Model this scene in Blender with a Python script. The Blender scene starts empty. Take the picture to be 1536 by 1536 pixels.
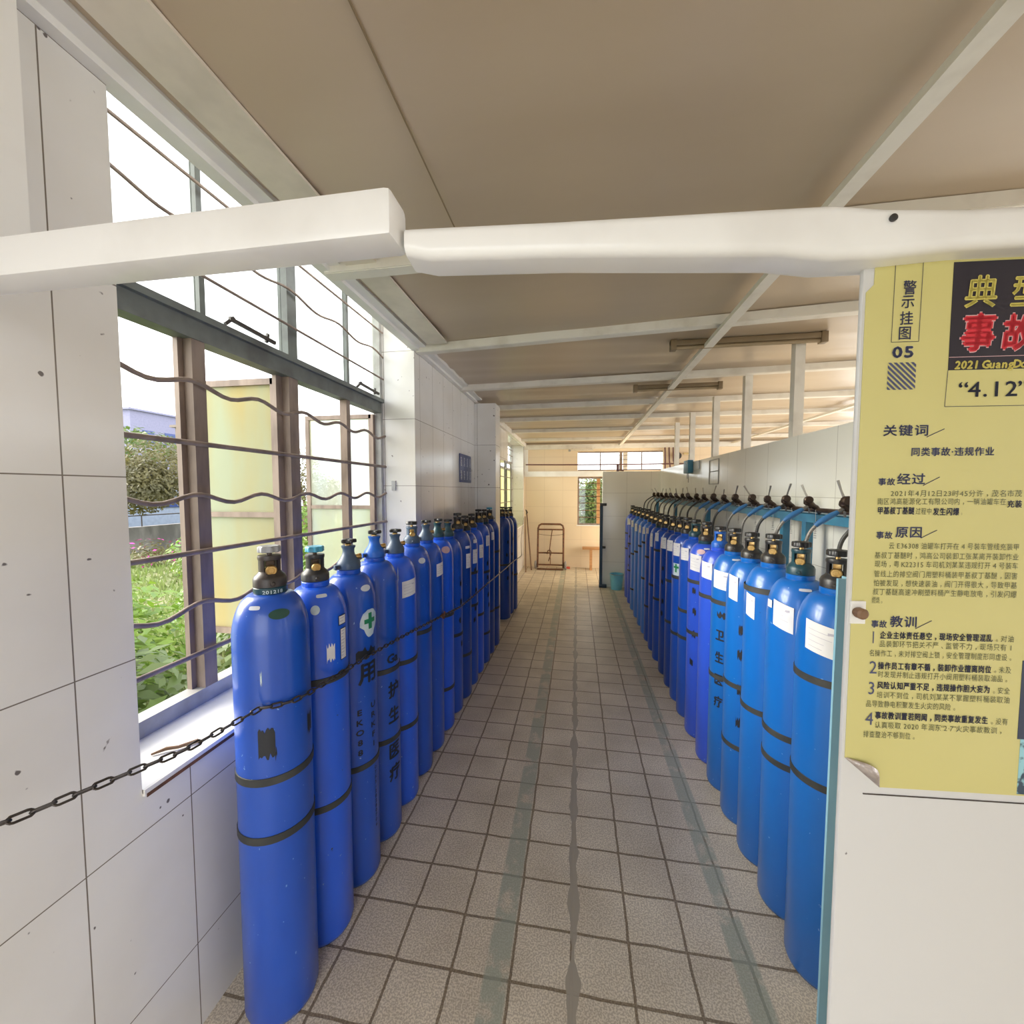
import bpy, bmesh, math, random
from mathutils import Vector, Matrix
R = math.radians
sc = bpy.context.scene
COL = sc.collection

# ------------------------------------------------------------------ camera, sky, sun, exposure
cam_d = bpy.data.cameras.new('camera')
cam_d.sensor_fit = 'HORIZONTAL'; cam_d.sensor_width = 36.0
cam_d.lens = 600.0 / 1536.0 * 36.0
cam_d.clip_start = 0.02; cam_d.clip_end = 300
cam = bpy.data.objects.new('camera', cam_d); COL.objects.link(cam)
cam.location = (0, 0, 1.68)
cam.rotation_euler = (R(90 - 3.053), 0, R(9.17))
sc.camera = cam

world = bpy.data.worlds.new('sky'); sc.world = world
world.use_nodes = True
wn = world.node_tree
bgn = wn.nodes['Background']
bgn.inputs['Color'].default_value = (0.97, 0.985, 1.0, 1)
bgn.inputs['Strength'].default_value = 1.0

sun_d = bpy.data.lights.new('sun', 'SUN')
sun_d.energy = 2.3; sun_d.angle = R(40); sun_d.color = (1.0, 0.94, 0.82)
sun = bpy.data.objects.new('sun', sun_d); COL.objects.link(sun)
sun.rotation_euler = Vector((.80, .10, -.40)).to_track_quat('-Z', 'Y').to_euler()

def fill_light(name, loc, rot, sx, sy, power, col=(1, 1, 1)):
    d = bpy.data.lights.new(name, 'AREA'); d.shape = 'RECTANGLE'; d.size = sx; d.size_y = sy
    d.energy = power; d.color = col
    o = bpy.data.objects.new(name, d); COL.objects.link(o)
    o.location = loc; o.rotation_euler = rot
    return o

# added fill lights, out of view, for the side bay and far end
fill_light('side_bay_fill', (4.9, 5.2, 1.4), (0, R(90), 0), 2.2, 6.4, 16, (1.0, .97, .90))
fill_light('far_end_fill', (1.75, 7.98, 1.1), (0, R(90), 0), 1.7, 1.4, 9, (1.0, .84, .60))

vs = sc.view_settings
vs.view_transform = 'Standard'; vs.look = 'None'; vs.gamma = 1.0; vs.use_curve_mapping = False
vs.exposure = 2.0
try:
    sc.cycles.max_bounces = 10; sc.cycles.diffuse_bounces = 6; sc.cycles.transparent_max_bounces = 24
    sc.cycles.caustics_reflective = False; sc.cycles.caustics_refractive = False
    sc.cycles.sample_clamp_indirect = 6.0
except Exception:
    pass

# ------------------------------------------------------------------ materials
def nd(nt, t, **kw):
    n = nt.nodes.new(t)
    for k, v in kw.items(): setattr(n, k, v)
    return n

def base(name):
    m = bpy.data.materials.new(name); m.use_nodes = True
    nt = m.node_tree
    return m, nt, nt.nodes['Principled BSDF']

def noise_mix(nt, c1, c2, scale, lo=0.4, hi=0.6, detail=4, coord='Object', stretch=(1, 1, 1)):
    tc = nd(nt, 'ShaderNodeTexCoord'); mp = nd(nt, 'ShaderNodeMapping')
    mp.inputs['Scale'].default_value = stretch
    nt.links.new(tc.outputs[coord], mp.inputs['Vector'])
    nz = nd(nt, 'ShaderNodeTexNoise'); nz.inputs['Scale'].default_value = scale; nz.inputs['Detail'].default_value = detail
    nt.links.new(mp.outputs['Vector'], nz.inputs['Vector'])
    rp = nd(nt, 'ShaderNodeValToRGB')
    rp.color_ramp.elements[0].position = lo; rp.color_ramp.elements[1].position = hi
    rp.color_ramp.elements[0].color = (0, 0, 0, 1); rp.color_ramp.elements[1].color = (1, 1, 1, 1)
    nt.links.new(nz.outputs['Fac'], rp.inputs['Fac'])
    mx = nd(nt, 'ShaderNodeMix', data_type='RGBA')
    nt.links.new(rp.outputs['Color'], mx.inputs['Factor'])
    for sock, c in ((mx.inputs[6], c1), (mx.inputs[7], c2)):
        if isinstance(c, tuple): sock.default_value = (*c, 1)
        else: nt.links.new(c, sock)
    return mx.outputs[2], nz.outputs['Fac'], rp.outputs['Color']

def simple(name, c, rough=0.5, metal=0.0, c2=None, scale=8, lo=.4, hi=.65, coat=0, bump=0, stretch=(1, 1, 1)):
    m, nt, b = base(name)
    if c2 is None: c2 = tuple(x * .88 for x in c)
    col, fac, _ = noise_mix(nt, c, c2, scale, lo, hi, stretch=stretch)
    nt.links.new(col, b.inputs['Base Color'])
    b.inputs['Roughness'].default_value = rough; b.inputs['Metallic'].default_value = metal
    if coat: b.inputs['Coat Weight'].default_value = coat; b.inputs['Coat Roughness'].default_value = .12
    if bump:
        bp = nd(nt, 'ShaderNodeBump'); bp.inputs['Strength'].default_value = bump; bp.inputs['Distance'].default_value = .01
        nt.links.new(fac, bp.inputs['Height']); nt.links.new(bp.outputs['Normal'], b.inputs['Normal'])
    return m

def wall_uv(nt):
    """position on a wall: (along the wall, height)"""
    g = nd(nt, 'ShaderNodeNewGeometry')
    sp = nd(nt, 'ShaderNodeSeparateXYZ'); nt.links.new(g.outputs['Position'], sp.inputs[0])
    sn = nd(nt, 'ShaderNodeSeparateXYZ'); nt.links.new(g.outputs['True Normal'], sn.inputs[0])
    ab = nd(nt, 'ShaderNodeMath', operation='ABSOLUTE'); nt.links.new(sn.outputs['X'], ab.inputs[0])
    gt = nd(nt, 'ShaderNodeMath', operation='GREATER_THAN'); nt.links.new(ab.outputs[0], gt.inputs[0]); gt.inputs[1].default_value = .6
    mx = nd(nt, 'ShaderNodeMix', data_type='FLOAT')
    nt.links.new(gt.outputs[0], mx.inputs[0]); nt.links.new(sp.outputs['X'], mx.inputs[2]); nt.links.new(sp.outputs['Y'], mx.inputs[3])
    return mx.outputs[0], sp

def brick(nt, vec, w, h, mortar, c1, c2, cm):
    br = nd(nt, 'ShaderNodeTexBrick'); br.offset = 0; br.squash = 1
    br.inputs['Scale'].default_value = 1; br.inputs['Brick Width'].default_value = w; br.inputs['Row Height'].default_value = h
    br.inputs['Mortar Size'].default_value = mortar; br.inputs['Mortar Smooth'].default_value = .1; br.inputs['Bias'].default_value = 0
    br.inputs['Color1'].default_value = (*c1, 1); br.inputs['Color2'].default_value = (*c2, 1); br.inputs['Mortar'].default_value = (*cm, 1)
    nt.links.new(vec, br.inputs['Vector'])
    return br

def tile_mat(name, c1, c2, cm, w, h, u0, v0, mortar=.0016, rough=.18, chips=True):
    m, nt, b = base(name)
    u, sp = wall_uv(nt)
    a1 = nd(nt, 'ShaderNodeMath', operation='SUBTRACT'); nt.links.new(u, a1.inputs[0]); a1.inputs[1].default_value = u0 - 20 * w
    a2 = nd(nt, 'ShaderNodeMath', operation='SUBTRACT'); nt.links.new(sp.outputs['Z'], a2.inputs[0]); a2.inputs[1].default_value = v0 - 4 * h
    cb = nd(nt, 'ShaderNodeCombineXYZ'); nt.links.new(a1.outputs[0], cb.inputs[0]); nt.links.new(a2.outputs[0], cb.inputs[1])
    br = brick(nt, cb.outputs[0], w, h, mortar, c1, c2, cm)
    col = br.outputs['Color']
    if chips:
        g = nd(nt, 'ShaderNodeNewGeometry')
        nz = nd(nt, 'ShaderNodeTexNoise'); nz.inputs['Scale'].default_value = 26; nz.inputs['Detail'].default_value = 2
        nt.links.new(g.outputs['Position'], nz.inputs['Vector'])
        rp = nd(nt, 'ShaderNodeValToRGB'); rp.color_ramp.elements[0].position = .725; rp.color_ramp.elements[1].position = .745
        nt.links.new(nz.outputs['Fac'], rp.inputs['Fac'])
        mx = nd(nt, 'ShaderNodeMix', data_type='RGBA'); nt.links.new(rp.outputs['Color'], mx.inputs['Factor'])
        nt.links.new(col, mx.inputs[6]); mx.inputs[7].default_value = (.16, .14, .13, 1)
        nz2 = nd(nt, 'ShaderNodeTexNoise'); nz2.inputs['Scale'].default_value = 2.2; nz2.inputs['Detail'].default_value = 5
        nt.links.new(g.outputs['Position'], nz2.inputs['Vector'])
        rp2 = nd(nt, 'ShaderNodeValToRGB'); rp2.color_ramp.elements[0].position = .35; rp2.color_ramp.elements[1].position = .75
        rp2.color_ramp.elements[0].color = (1, 1, 1, 1); rp2.color_ramp.elements[1].color = (.88, .86, .82, 1)
        nt.links.new(nz2.outputs['Fac'], rp2.inputs['Fac'])
        ml = nd(nt, 'ShaderNodeMix', data_type='RGBA', blend_type='MULTIPLY'); ml.inputs['Factor'].default_value = 1
        nt.links.new(mx.outputs[2], ml.inputs[6]); nt.links.new(rp2.outputs['Color'], ml.inputs[7])
        col = ml.outputs[2]
    nt.links.new(col, b.inputs['Base Color'])
    b.inputs['Roughness'].default_value = rough
    bp = nd(nt, 'ShaderNodeBump'); bp.inputs['Strength'].default_value = .35; bp.inputs['Distance'].default_value = .001; bp.invert = True
    nt.links.new(br.outputs['Fac'], bp.inputs['Height']); nt.links.new(bp.outputs['Normal'], b.inputs['Normal'])
    return m

M = {}
M['tile'] = tile_mat('white_glazed_tile', (.80, .785, .76), (.77, .755, .73), (.20, .17, .14), .2645, .48, .206, .275)
M['tile_right'] = tile_mat('cream_glazed_tile', (.88, .865, .79), (.86, .845, .77), (.48, .45, .39), .40, .40, .05, .44, mortar=.0015, chips=False)
M['tile_peach'] = tile_mat('peach_end_wall_tile', (.76, .62, .44), (.74, .60, .42), (.62, .49, .34), .40, .36, .1, .25, mortar=.003, rough=.35, chips=False)
M['white_paint'] = simple('white_paint', (.80, .79, .76), .45, c2=(.70, .68, .64), scale=5, lo=.45, hi=.8)
M['beam_paint'] = simple('glossy_white_beam_paint', (.84, .84, .83), .28, c2=(.74, .73, .71), scale=6, lo=.5, hi=.8)
M['batten_paint'] = simple('cream_batten_paint', (.78, .75, .68), .5, c2=(.62, .58, .5), scale=7, lo=.5, hi=.8)
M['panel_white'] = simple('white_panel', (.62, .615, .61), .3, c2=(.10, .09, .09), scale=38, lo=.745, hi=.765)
M['cream_edge'] = simple('cream_board', (.72, .66, .56), .5)

def floor_mat():
    m, nt, b = base('worn_floor_tile')
    g = nd(nt, 'ShaderNodeNewGeometry'); sp = nd(nt, 'ShaderNodeSeparateXYZ'); nt.links.new(g.outputs['Position'], sp.inputs[0])
    # irregular joints
    nz0 = nd(nt, 'ShaderNodeTexNoise'); nz0.inputs['Scale'].default_value = 9; nt.links.new(g.outputs['Position'], nz0.inputs['Vector'])
    def shift(out, off, amp):
        a = nd(nt, 'ShaderNodeMath', operation='SUBTRACT'); nt.links.new(out, a.inputs[0]); a.inputs[1].default_value = off
        k = nd(nt, 'ShaderNodeMath', operation='MULTIPLY_ADD'); nt.links.new(nz0.outputs['Fac'], k.inputs[0]); k.inputs[1].default_value = amp; nt.links.new(a.outputs[0], k.inputs[2])
        return k.outputs[0]
    cb = nd(nt, 'ShaderNodeCombineXYZ')
    nt.links.new(shift(sp.outputs['X'], .002 - .2085 * 40, .012), cb.inputs[0]); nt.links.new(shift(sp.outputs['Y'], 1.831 - .1865 * 40, .01), cb.inputs[1])
    br = brick(nt, cb.outputs[0], .2085, .1865, .0052, (.73, .665, .54), (.68, .615, .495), (.28, .225, .155))
    # speckle worn into the tile faces
    nz = nd(nt, 'ShaderNodeTexNoise'); nz.inputs['Scale'].default_value = 170; nz.inputs['Detail'].default_value = 2
    nt.links.new(g.outputs['Position'], nz.inputs['Vector'])
    rp = nd(nt, 'ShaderNodeValToRGB'); rp.color_ramp.elements[0].position = .45; rp.color_ramp.elements[1].position = .56
    rp.color_ramp.elements[0].color = (.74, .70, .66, 1); rp.color_ramp.elements[1].color = (1.08, 1.06, 1.03, 1)
    nt.links.new(nz.outputs['Fac'], rp.inputs['Fac'])
    ml = nd(nt, 'ShaderNodeMix', data_type='RGBA', blend_type='MULTIPLY'); ml.inputs['Factor'].default_value = 1
    nt.links.new(br.outputs['Color'], ml.inputs[6]); nt.links.new(rp.outputs['Color'], ml.inputs[7])
    # blotchy dirt
    nz2 = nd(nt, 'ShaderNodeTexNoise'); nz2.inputs['Scale'].default_value = 3.5; nz2.inputs['Detail'].default_value = 6
    nt.links.new(g.outputs['Position'], nz2.inputs['Vector'])
    rp2 = nd(nt, 'ShaderNodeValToRGB'); rp2.color_ramp.elements[0].position = .3; rp2.color_ramp.elements[1].position = .7
    rp2.color_ramp.elements[0].color = (.82, .80, .78, 1); rp2.color_ramp.elements[1].color = (1.05, 1.05, 1.05, 1)
    nt.links.new(nz2.outputs['Fac'], rp2.inputs['Fac'])
    ml2 = nd(nt, 'ShaderNodeMix', data_type='RGBA', blend_type='MULTIPLY'); ml2.inputs['Factor'].default_value = 1
    nt.links.new(ml.outputs[2], ml2.inputs[6]); nt.links.new(rp2.outputs['Color'], ml2.inputs[7])
    # worn grey-green painted guide lines along both rows
    def band(x0, hw):
        s = nd(nt, 'ShaderNodeMath', operation='SUBTRACT'); nt.links.new(sp.outputs['X'], s.inputs[0]); s.inputs[1].default_value = x0
        a = nd(nt, 'ShaderNodeMath', operation='ABSOLUTE'); nt.links.new(s.outputs[0], a.inputs[0])
        l = nd(nt, 'ShaderNodeMapRange'); l.inputs['From Min'].default_value = hw; l.inputs['From Max'].default_value = hw * .8
        nt.links.new(a.outputs[0], l.inputs['Value'])
        return l.outputs[0]
    ad = nd(nt, 'ShaderNodeMath', operation='ADD'); nt.links.new(band(-.262, .047), ad.inputs[0]); nt.links.new(band(.605, .047), ad.inputs[1])
    nz3 = nd(nt, 'ShaderNodeTexNoise'); nz3.inputs['Scale'].default_value = 7; nz3.inputs['Detail'].default_value = 8; nz3.inputs['Roughness'].default_value = .65
    nt.links.new(g.outputs['Position'], nz3.inputs['Vector'])
    rp3 = nd(nt, 'ShaderNodeValToRGB'); rp3.color_ramp.elements[0].position = .38; rp3.color_ramp.elements[1].position = .50
    nt.links.new(nz3.outputs['Fac'], rp3.inputs['Fac'])
    mm = nd(nt, 'ShaderNodeMath', operation='MULTIPLY'); nt.links.new(ad.outputs[0], mm.inputs[0]); nt.links.new(rp3.outputs['Color'], mm.inputs[1])
    m3 = nd(nt, 'ShaderNodeMath', operation='MULTIPLY'); nt.links.new(mm.outputs[0], m3.inputs[0]); m3.inputs[1].default_value = .72
    mx = nd(nt, 'ShaderNodeMix', data_type='RGBA'); nt.links.new(m3.outputs[0], mx.inputs['Factor'])
    nt.links.new(ml2.outputs[2], mx.inputs[6]); mx.inputs[7].default_value = (.30, .335, .265, 1)
    # cement smear in the middle joint
    s = nd(nt, 'ShaderNodeMath', operation='SUBTRACT'); nt.links.new(sp.outputs['X'], s.inputs[0]); s.inputs[1].default_value = .0
    nzc = nd(nt, 'ShaderNodeTexNoise'); nzc.inputs['Scale'].default_value = 6; nt.links.new(g.outputs['Position'], nzc.inputs['Vector'])
    a = nd(nt, 'ShaderNodeMath', operation='ABSOLUTE'); nt.links.new(s.outputs[0], a.inputs[0])
    th = nd(nt, 'ShaderNodeMath', operation='MULTIPLY_ADD'); nt.links.new(nzc.outputs['Fac'], th.inputs[0]); th.inputs[1].default_value = .07; th.inputs[2].default_value = -.019
    lt = nd(nt, 'ShaderNodeMath', operation='LESS_THAN'); nt.links.new(a.outputs[0], lt.inputs[0]); nt.links.new(th.outputs[0], lt.inputs[1])
    mx2 = nd(nt, 'ShaderNodeMix', data_type='RGBA'); nt.links.new(lt.outputs[0], mx2.inputs['Factor'])
    nt.links.new(mx.outputs[2], mx2.inputs[6]); mx2.inputs[7].default_value = (.36, .315, .245, 1)
    nt.links.new(mx2.outputs[2], b.inputs['Base Color'])
    b.inputs['Roughness'].default_value = .42
    bp = nd(nt, 'ShaderNodeBump'); bp.inputs['Strength'].default_value = .5; bp.inputs['Distance'].default_value = .004; bp.invert = True
    nt.links.new(br.outputs['Fac'], bp.inputs['Height']); nt.links.new(bp.outputs['Normal'], b.inputs['Normal'])
    return m
M['floor'] = floor_mat()
M['ceiling'] = simple('tan_ceiling_sheet', (.54, .44, .325), .32, c2=(.47, .375, .27), scale=1.6, lo=.3, hi=.7, stretch=(.4, 1.5, 1))

def blue(name, c, dark, chips=.74):
    m, nt, b = base(name)
    col, _, _ = noise_mix(nt, c, dark, 6, .35, .75, 5, stretch=(1, 1, .35))
    # scuffs through the paint
    tc = nd(nt, 'ShaderNodeTexCoord'); oi = nd(nt, 'ShaderNodeObjectInfo')
    ad = nd(nt, 'ShaderNodeVectorMath', operation='ADD'); nt.links.new(tc.outputs['Object'], ad.inputs[0])
    mu = nd(nt, 'ShaderNodeMath', operation='MULTIPLY'); nt.links.new(oi.outputs['Random'], mu.inputs[0]); mu.inputs[1].default_value = 40
    nt.links.new(mu.outputs[0], ad.inputs[1])
    nz = nd(nt, 'ShaderNodeTexNoise'); nz.inputs['Scale'].default_value = 24; nz.inputs['Detail'].default_value = 5; nt.links.new(ad.outputs[0], nz.inputs['Vector'])
    rp = nd(nt, 'ShaderNodeValToRGB'); rp.color_ramp.elements[0].position = chips; rp.color_ramp.elements[1].position = chips + .03
    nt.links.new(nz.outputs['Fac'], rp.inputs['Fac'])
    mx = nd(nt, 'ShaderNodeMix', data_type='RGBA'); nt.links.new(rp.outputs['Color'], mx.inputs['Factor'])
    nt.links.new(col, mx.inputs[6]); mx.inputs[7].default_value = (.02, .025, .04, 1)
    # pale rub marks
    nz2 = nd(nt, 'ShaderNodeTexNoise'); nz2.inputs['Scale'].default_value = 60; nz2.inputs['Detail'].default_value = 3; nt.links.new(ad.outputs[0], nz2.inputs['Vector'])
    rp2 = nd(nt, 'ShaderNodeValToRGB'); rp2.color_ramp.elements[0].position = .72; rp2.color_ramp.elements[1].position = .76
    nt.links.new(nz2.outputs['Fac'], rp2.inputs['Fac'])
    mx2 = nd(nt, 'ShaderNodeMix', data_type='RGBA'); nt.links.new(rp2.outputs['Color'], mx2.inputs['Factor'])
    nt.links.new(mx.outputs[2], mx2.inputs[6]); mx2.inputs[7].default_value = (.22, .38, .68, 1)
    nt.links.new(mx2.outputs[2], b.inputs['Base Color'])
    b.inputs['Roughness'].default_value = .33
    b.inputs['Coat Weight'].default_value = .35; b.inputs['Coat Roughness'].default_value = .1
    return m
M['blue_royal'] = blue('royal_blue_paint', (.010, .085, .50), (.008, .065, .40))
M['blue_bright'] = blue('bright_blue_paint', (.014, .115, .74), (.012, .09, .62))
M['blue_sky'] = blue('clear_blue_paint', (.006, .135, .50), (.005, .115, .43), .77)
M['blue_violet'] = blue('violet_blue_paint', (.03, .10, .66), (.026, .085, .58), .77)
M['blue_navy'] = blue('navy_blue_paint', (.006, .055, .33), (.005, .042, .26))
M['blue_pale'] = blue('faded_blue_paint', (.045, .22, .76), (.04, .18, .66), .77)
M['guard_black'] = simple('black_guard_paint', (.02, .02, .022), .35, c2=(.045, .04, .035), scale=30)
M['guard_brown'] = simple('dark_brown_guard_paint', (.045, .033, .028), .4, c2=(.025, .02, .018), scale=30)
M['guard_slate'] = simple('slate_blue_guard_paint', (.055, .095, .16), .42, c2=(.04, .07, .12), scale=20)
M['guard_teal'] = simple('dark_teal_guard_paint', (.015, .06, .08), .35, c2=(.01, .045, .06), scale=20)
M['guard_blue'] = simple('blue_guard_paint', (.012, .12, .52), .38, c2=(.01, .09, .40), scale=20)
M['brass'] = simple('brass', (.62, .42, .18), .3, 1.0, c2=(.42, .27, .10), scale=40)
M['wheel_grey'] = simple('grey_handwheel_plastic', (.33, .34, .36), .4)
M['wheel_cyan'] = simple('cyan_handwheel_plastic', (.06, .34, .52), .35)
M['wheel_black'] = simple('black_handwheel_plastic', (.014, .014, .016), .35)
M['rubber'] = simple('black_rubber_ring', (.028, .03, .03), .6, c2=(.05, .05, .045), scale=15)
M['paper'] = simple('paper_label', (.78, .77, .76), .55, c2=(.70, .69, .70), scale=12)
M['ink'] = simple('stencil_black', (.012, .014, .02), .55)
M['print'] = simple('label_print', (.50, .48, .55), .6)
M['plate'] = simple('pale_data_plate', (.62, .66, .72), .4)
M['green_mark'] = simple('green_mark', (.02, .24, .09), .45)
M['green_dark'] = simple('dark_green_sticker', (.012, .06, .045), .35)
M['white_mark'] = simple('white_paint_patch', (.62, .72, .74), .5, c2=(.40, .55, .66), scale=22)
M['pink'] = simple('faded_pink_label', (.62, .42, .44), .55)
M['chalk'] = simple('chalk_writing', (.60, .70, .74), .7)
M['rust'] = simple('rusty_steel', (.20, .085, .04), .7, .2, c2=(.10, .045, .025), scale=18, bump=.2)
M['rust_pale'] = simple('rusty_window_steel', (.27, .205, .165), .6, .1, c2=(.17, .125, .10), scale=14, stretch=(1, 1, .3))
M['transom'] = simple('grey_green_steel_paint', (.14, .155, .145), .45, c2=(.09, .095, .09), scale=9)
M['frame_light'] = simple('aged_pale_steel_paint', (.42, .42, .41), .5, c2=(.30, .29, .27), scale=9)
M['chain'] = simple('dark_galvanised_chain', (.085, .075, .07), .42, .75, c2=(.05, .04, .035), scale=30)
M['rope'] = simple('grey_wire_rope', (.30, .28, .25), .6)
M['teal_paint'] = simple('teal_blue_steel_paint', (.05, .22, .34), .4, c2=(.04, .16, .27), scale=10)
M['lightblue_paint'] = simple('light_blue_steel_paint', (.28, .52, .64), .42, c2=(.23, .45, .57), scale=6, stretch=(1, 1, .3))
M['navy_paint'] = simple('navy_steel_paint', (.02, .055, .10), .4)
M['valve_dark'] = simple('dark_bronze_valve', (.055, .035, .028), .35, .5, c2=(.09, .06, .04), scale=25)
M['steel'] = simple('dull_steel', (.45, .43, .40), .35, .8)
M['hose'] = simple('braided_steel_hose', (.17, .16, .145), .45, .5, c2=(.30, .28, .25), scale=160)
M['hose_dark'] = simple('dark_hose', (.05, .048, .045), .5)
M['sleeve'] = simple('blue_hose_sleeve', (.04, .17, .40), .4)
M['poster'] = simple('yellow_poster_film', (.60, .55, .22), .22, c2=(.57, .52, .20), scale=3, coat=.4)
M['poster_black'] = simple('poster_black_print', (.014, .010, .020), .5)
M['poster_slate'] = simple('poster_slate_print', (.075, .085, .17), .3)
M['poster_text'] = simple('poster_text_print', (.10, .11, .05), .4)
M['poster_bold'] = simple('poster_bold_print', (.03, .035, .07), .4)
M['poster_yellow'] = simple('poster_yellow_print', (.76, .66, .16), .3)
M['poster_red'] = simple('poster_red_print', (.68, .03, .05), .3)
M['poster_pink'] = simple('poster_pale_outline', (.72, .45, .47), .3)
M['poster_picture'] = simple('poster_picture_print', (.30, .58, .66), .3, c2=(.03, .06, .10), scale=55, lo=.5, hi=.58)
M['poster_navy'] = simple('poster_navy_picture', (.03, .045, .09), .3)
M['foil'] = simple('silver_poster_back', (.55, .50, .49), .3, .6, c2=(.35, .30, .29), scale=45, bump=.6)
M['sign_blue'] = simple('blue_sign_enamel', (.022, .05, .20), .3)
M['sign_white'] = simple('white_sign_print', (.62, .66, .74), .4)
M['wood'] = simple('worn_orange_wood', (.52, .27, .11), .5, c2=(.40, .19, .07), scale=8, stretch=(.3, 3, 3))
M['brown_pole'] = simple('brown_wood_pole', (.20, .11, .06), .55)
M['bucket'] = simple('light_blue_plastic', (.19, .58, .76), .35)
M['tyre'] = simple('grey_wheel_rubber', (.30, .27, .25), .7)
M['red'] = simple('red_plastic', (.55, .06, .03), .4)
M['maroon_pipe'] = simple('maroon_pipe_paint', (.13, .05, .05), .45)
M['yellow_pipe'] = simple('yellow_pipe_paint', (.62, .48, .24), .45)
M['lamp_shell'] = simple('dusty_lamp_housing', (.24, .175, .10), .5)
M['tube'] = simple('unlit_tube', (.34, .26, .16), .3)
M['concrete'] = simple('weathered_concrete', (.23, .22, .22), .85, c2=(.12, .115, .115), scale=3, stretch=(1, 1, .4))
M['soil'] = simple('grassy_ground', (.13, .17, .045), .9, c2=(.20, .18, .10), scale=1.2, lo=.45, hi=.7)
M['yard'] = simple('pale_yard_concrete', (.40, .38, .35), .8)
M['bld_lilac'] = simple('pale_building_plaster', (.22, .22, .33), .8)
M['bld_brown'] = simple('brown_building_plaster', (.22, .18, .15), .8)
M['bld_blue'] = simple('blue_shed_sheet', (.24, .29, .40), .6)
M['bark'] = simple('tree_bark', (.16, .11, .075), .9, bump=.4, scale=20)
M['dry'] = simple('dry_leaf_brown', (.22, .13, .07), .8)
M['magenta'] = simple('magenta_petals', (.55, .05, .30), .6)

def leaf(name, c1, c2):
    m, nt, b = base(name)
    out = nt.nodes['Material Output']
    col, _, _ = noise_mix(nt, c1, c2, 2.5, .35, .65, 3)
    nt.links.new(col, b.inputs['Base Color']); b.inputs['Roughness'].default_value = .5
    tr = nd(nt, 'ShaderNodeBsdfTranslucent'); nt.links.new(col, tr.inputs['Color'])
    mx = nd(nt, 'ShaderNodeMixShader'); mx.inputs[0].default_value = .4
    nt.links.new(b.outputs[0], mx.inputs[1]); nt.links.new(tr.outputs[0], mx.inputs[2]); nt.links.new(mx.outputs[0], out.inputs[0])
    return m
M['leaf_bright'] = leaf('bright_yellow_green_leaf', (.19, .29, .03), (.10, .20, .03))
M['leaf_mid'] = leaf('mid_green_leaf', (.075, .13, .03), (.12, .165, .04))
M['leaf_olive'] = leaf('olive_tree_leaf', (.10, .095, .045), (.16, .14, .05))
M['leaf_dark'] = leaf('dark_green_leaf', (.055, .11, .025), (.20, .25, .035))
M['grass'] = leaf('grass_blade', (.15, .22, .05), (.21, .24, .10))

def clear_glass():
    m, nt, b = base('window_glass')
    out = nt.nodes['Material Output']
    tr = nd(nt, 'ShaderNodeBsdfTransparent'); tr.inputs['Color'].default_value = (.95, .97, .96, 1)
    gl = nd(nt, 'ShaderNodeBsdfGlossy'); gl.inputs['Roughness'].default_value = .03
    mx = nd(nt, 'ShaderNodeMixShader'); mx.inputs[0].default_value = .06; nt.links.new(tr.outputs[0], mx.inputs[1]); nt.links.new(gl.outputs[0], mx.inputs[2])
    nt.links.new(mx.outputs[0], out.inputs[0])
    return m
M['glass'] = clear_glass()

def cloudy_glass(name, c1, c2, clear):
    m, nt, b = base(name)
    out = nt.nodes['Material Output']
    col, _, _ = noise_mix(nt, c1, c2, 3, .35, .7, 4, stretch=(2, 2, .4))
    tl = nd(nt, 'ShaderNodeBsdfTranslucent'); nt.links.new(col, tl.inputs['Color'])
    df = nd(nt, 'ShaderNodeBsdfDiffuse'); nt.links.new(col, df.inputs['Color'])
    m1 = nd(nt, 'ShaderNodeMixShader'); m1.inputs[0].default_value = .35; nt.links.new(tl.outputs[0], m1.inputs[1]); nt.links.new(df.outputs[0], m1.inputs[2])
    tr = nd(nt, 'ShaderNodeBsdfTransparent'); nt.links.new(col, tr.inputs['Color'])
    m2 = nd(nt, 'ShaderNodeMixShader'); m2.inputs[0].default_value = clear; nt.links.new(m1.outputs[0], m2.inputs[1]); nt.links.new(tr.outputs[0], m2.inputs[2])
    nt.links.new(m2.outputs[0], out.inputs[0])
    return m
M['frosted'] = cloudy_glass('yellowed_frosted_glass', (.60, .63, .50), (.64, .57, .34), .12)
M['hazy'] = cloudy_glass('hazy_dirty_glass', (.70, .74, .72), (.72, .72, .60), .62)

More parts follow.
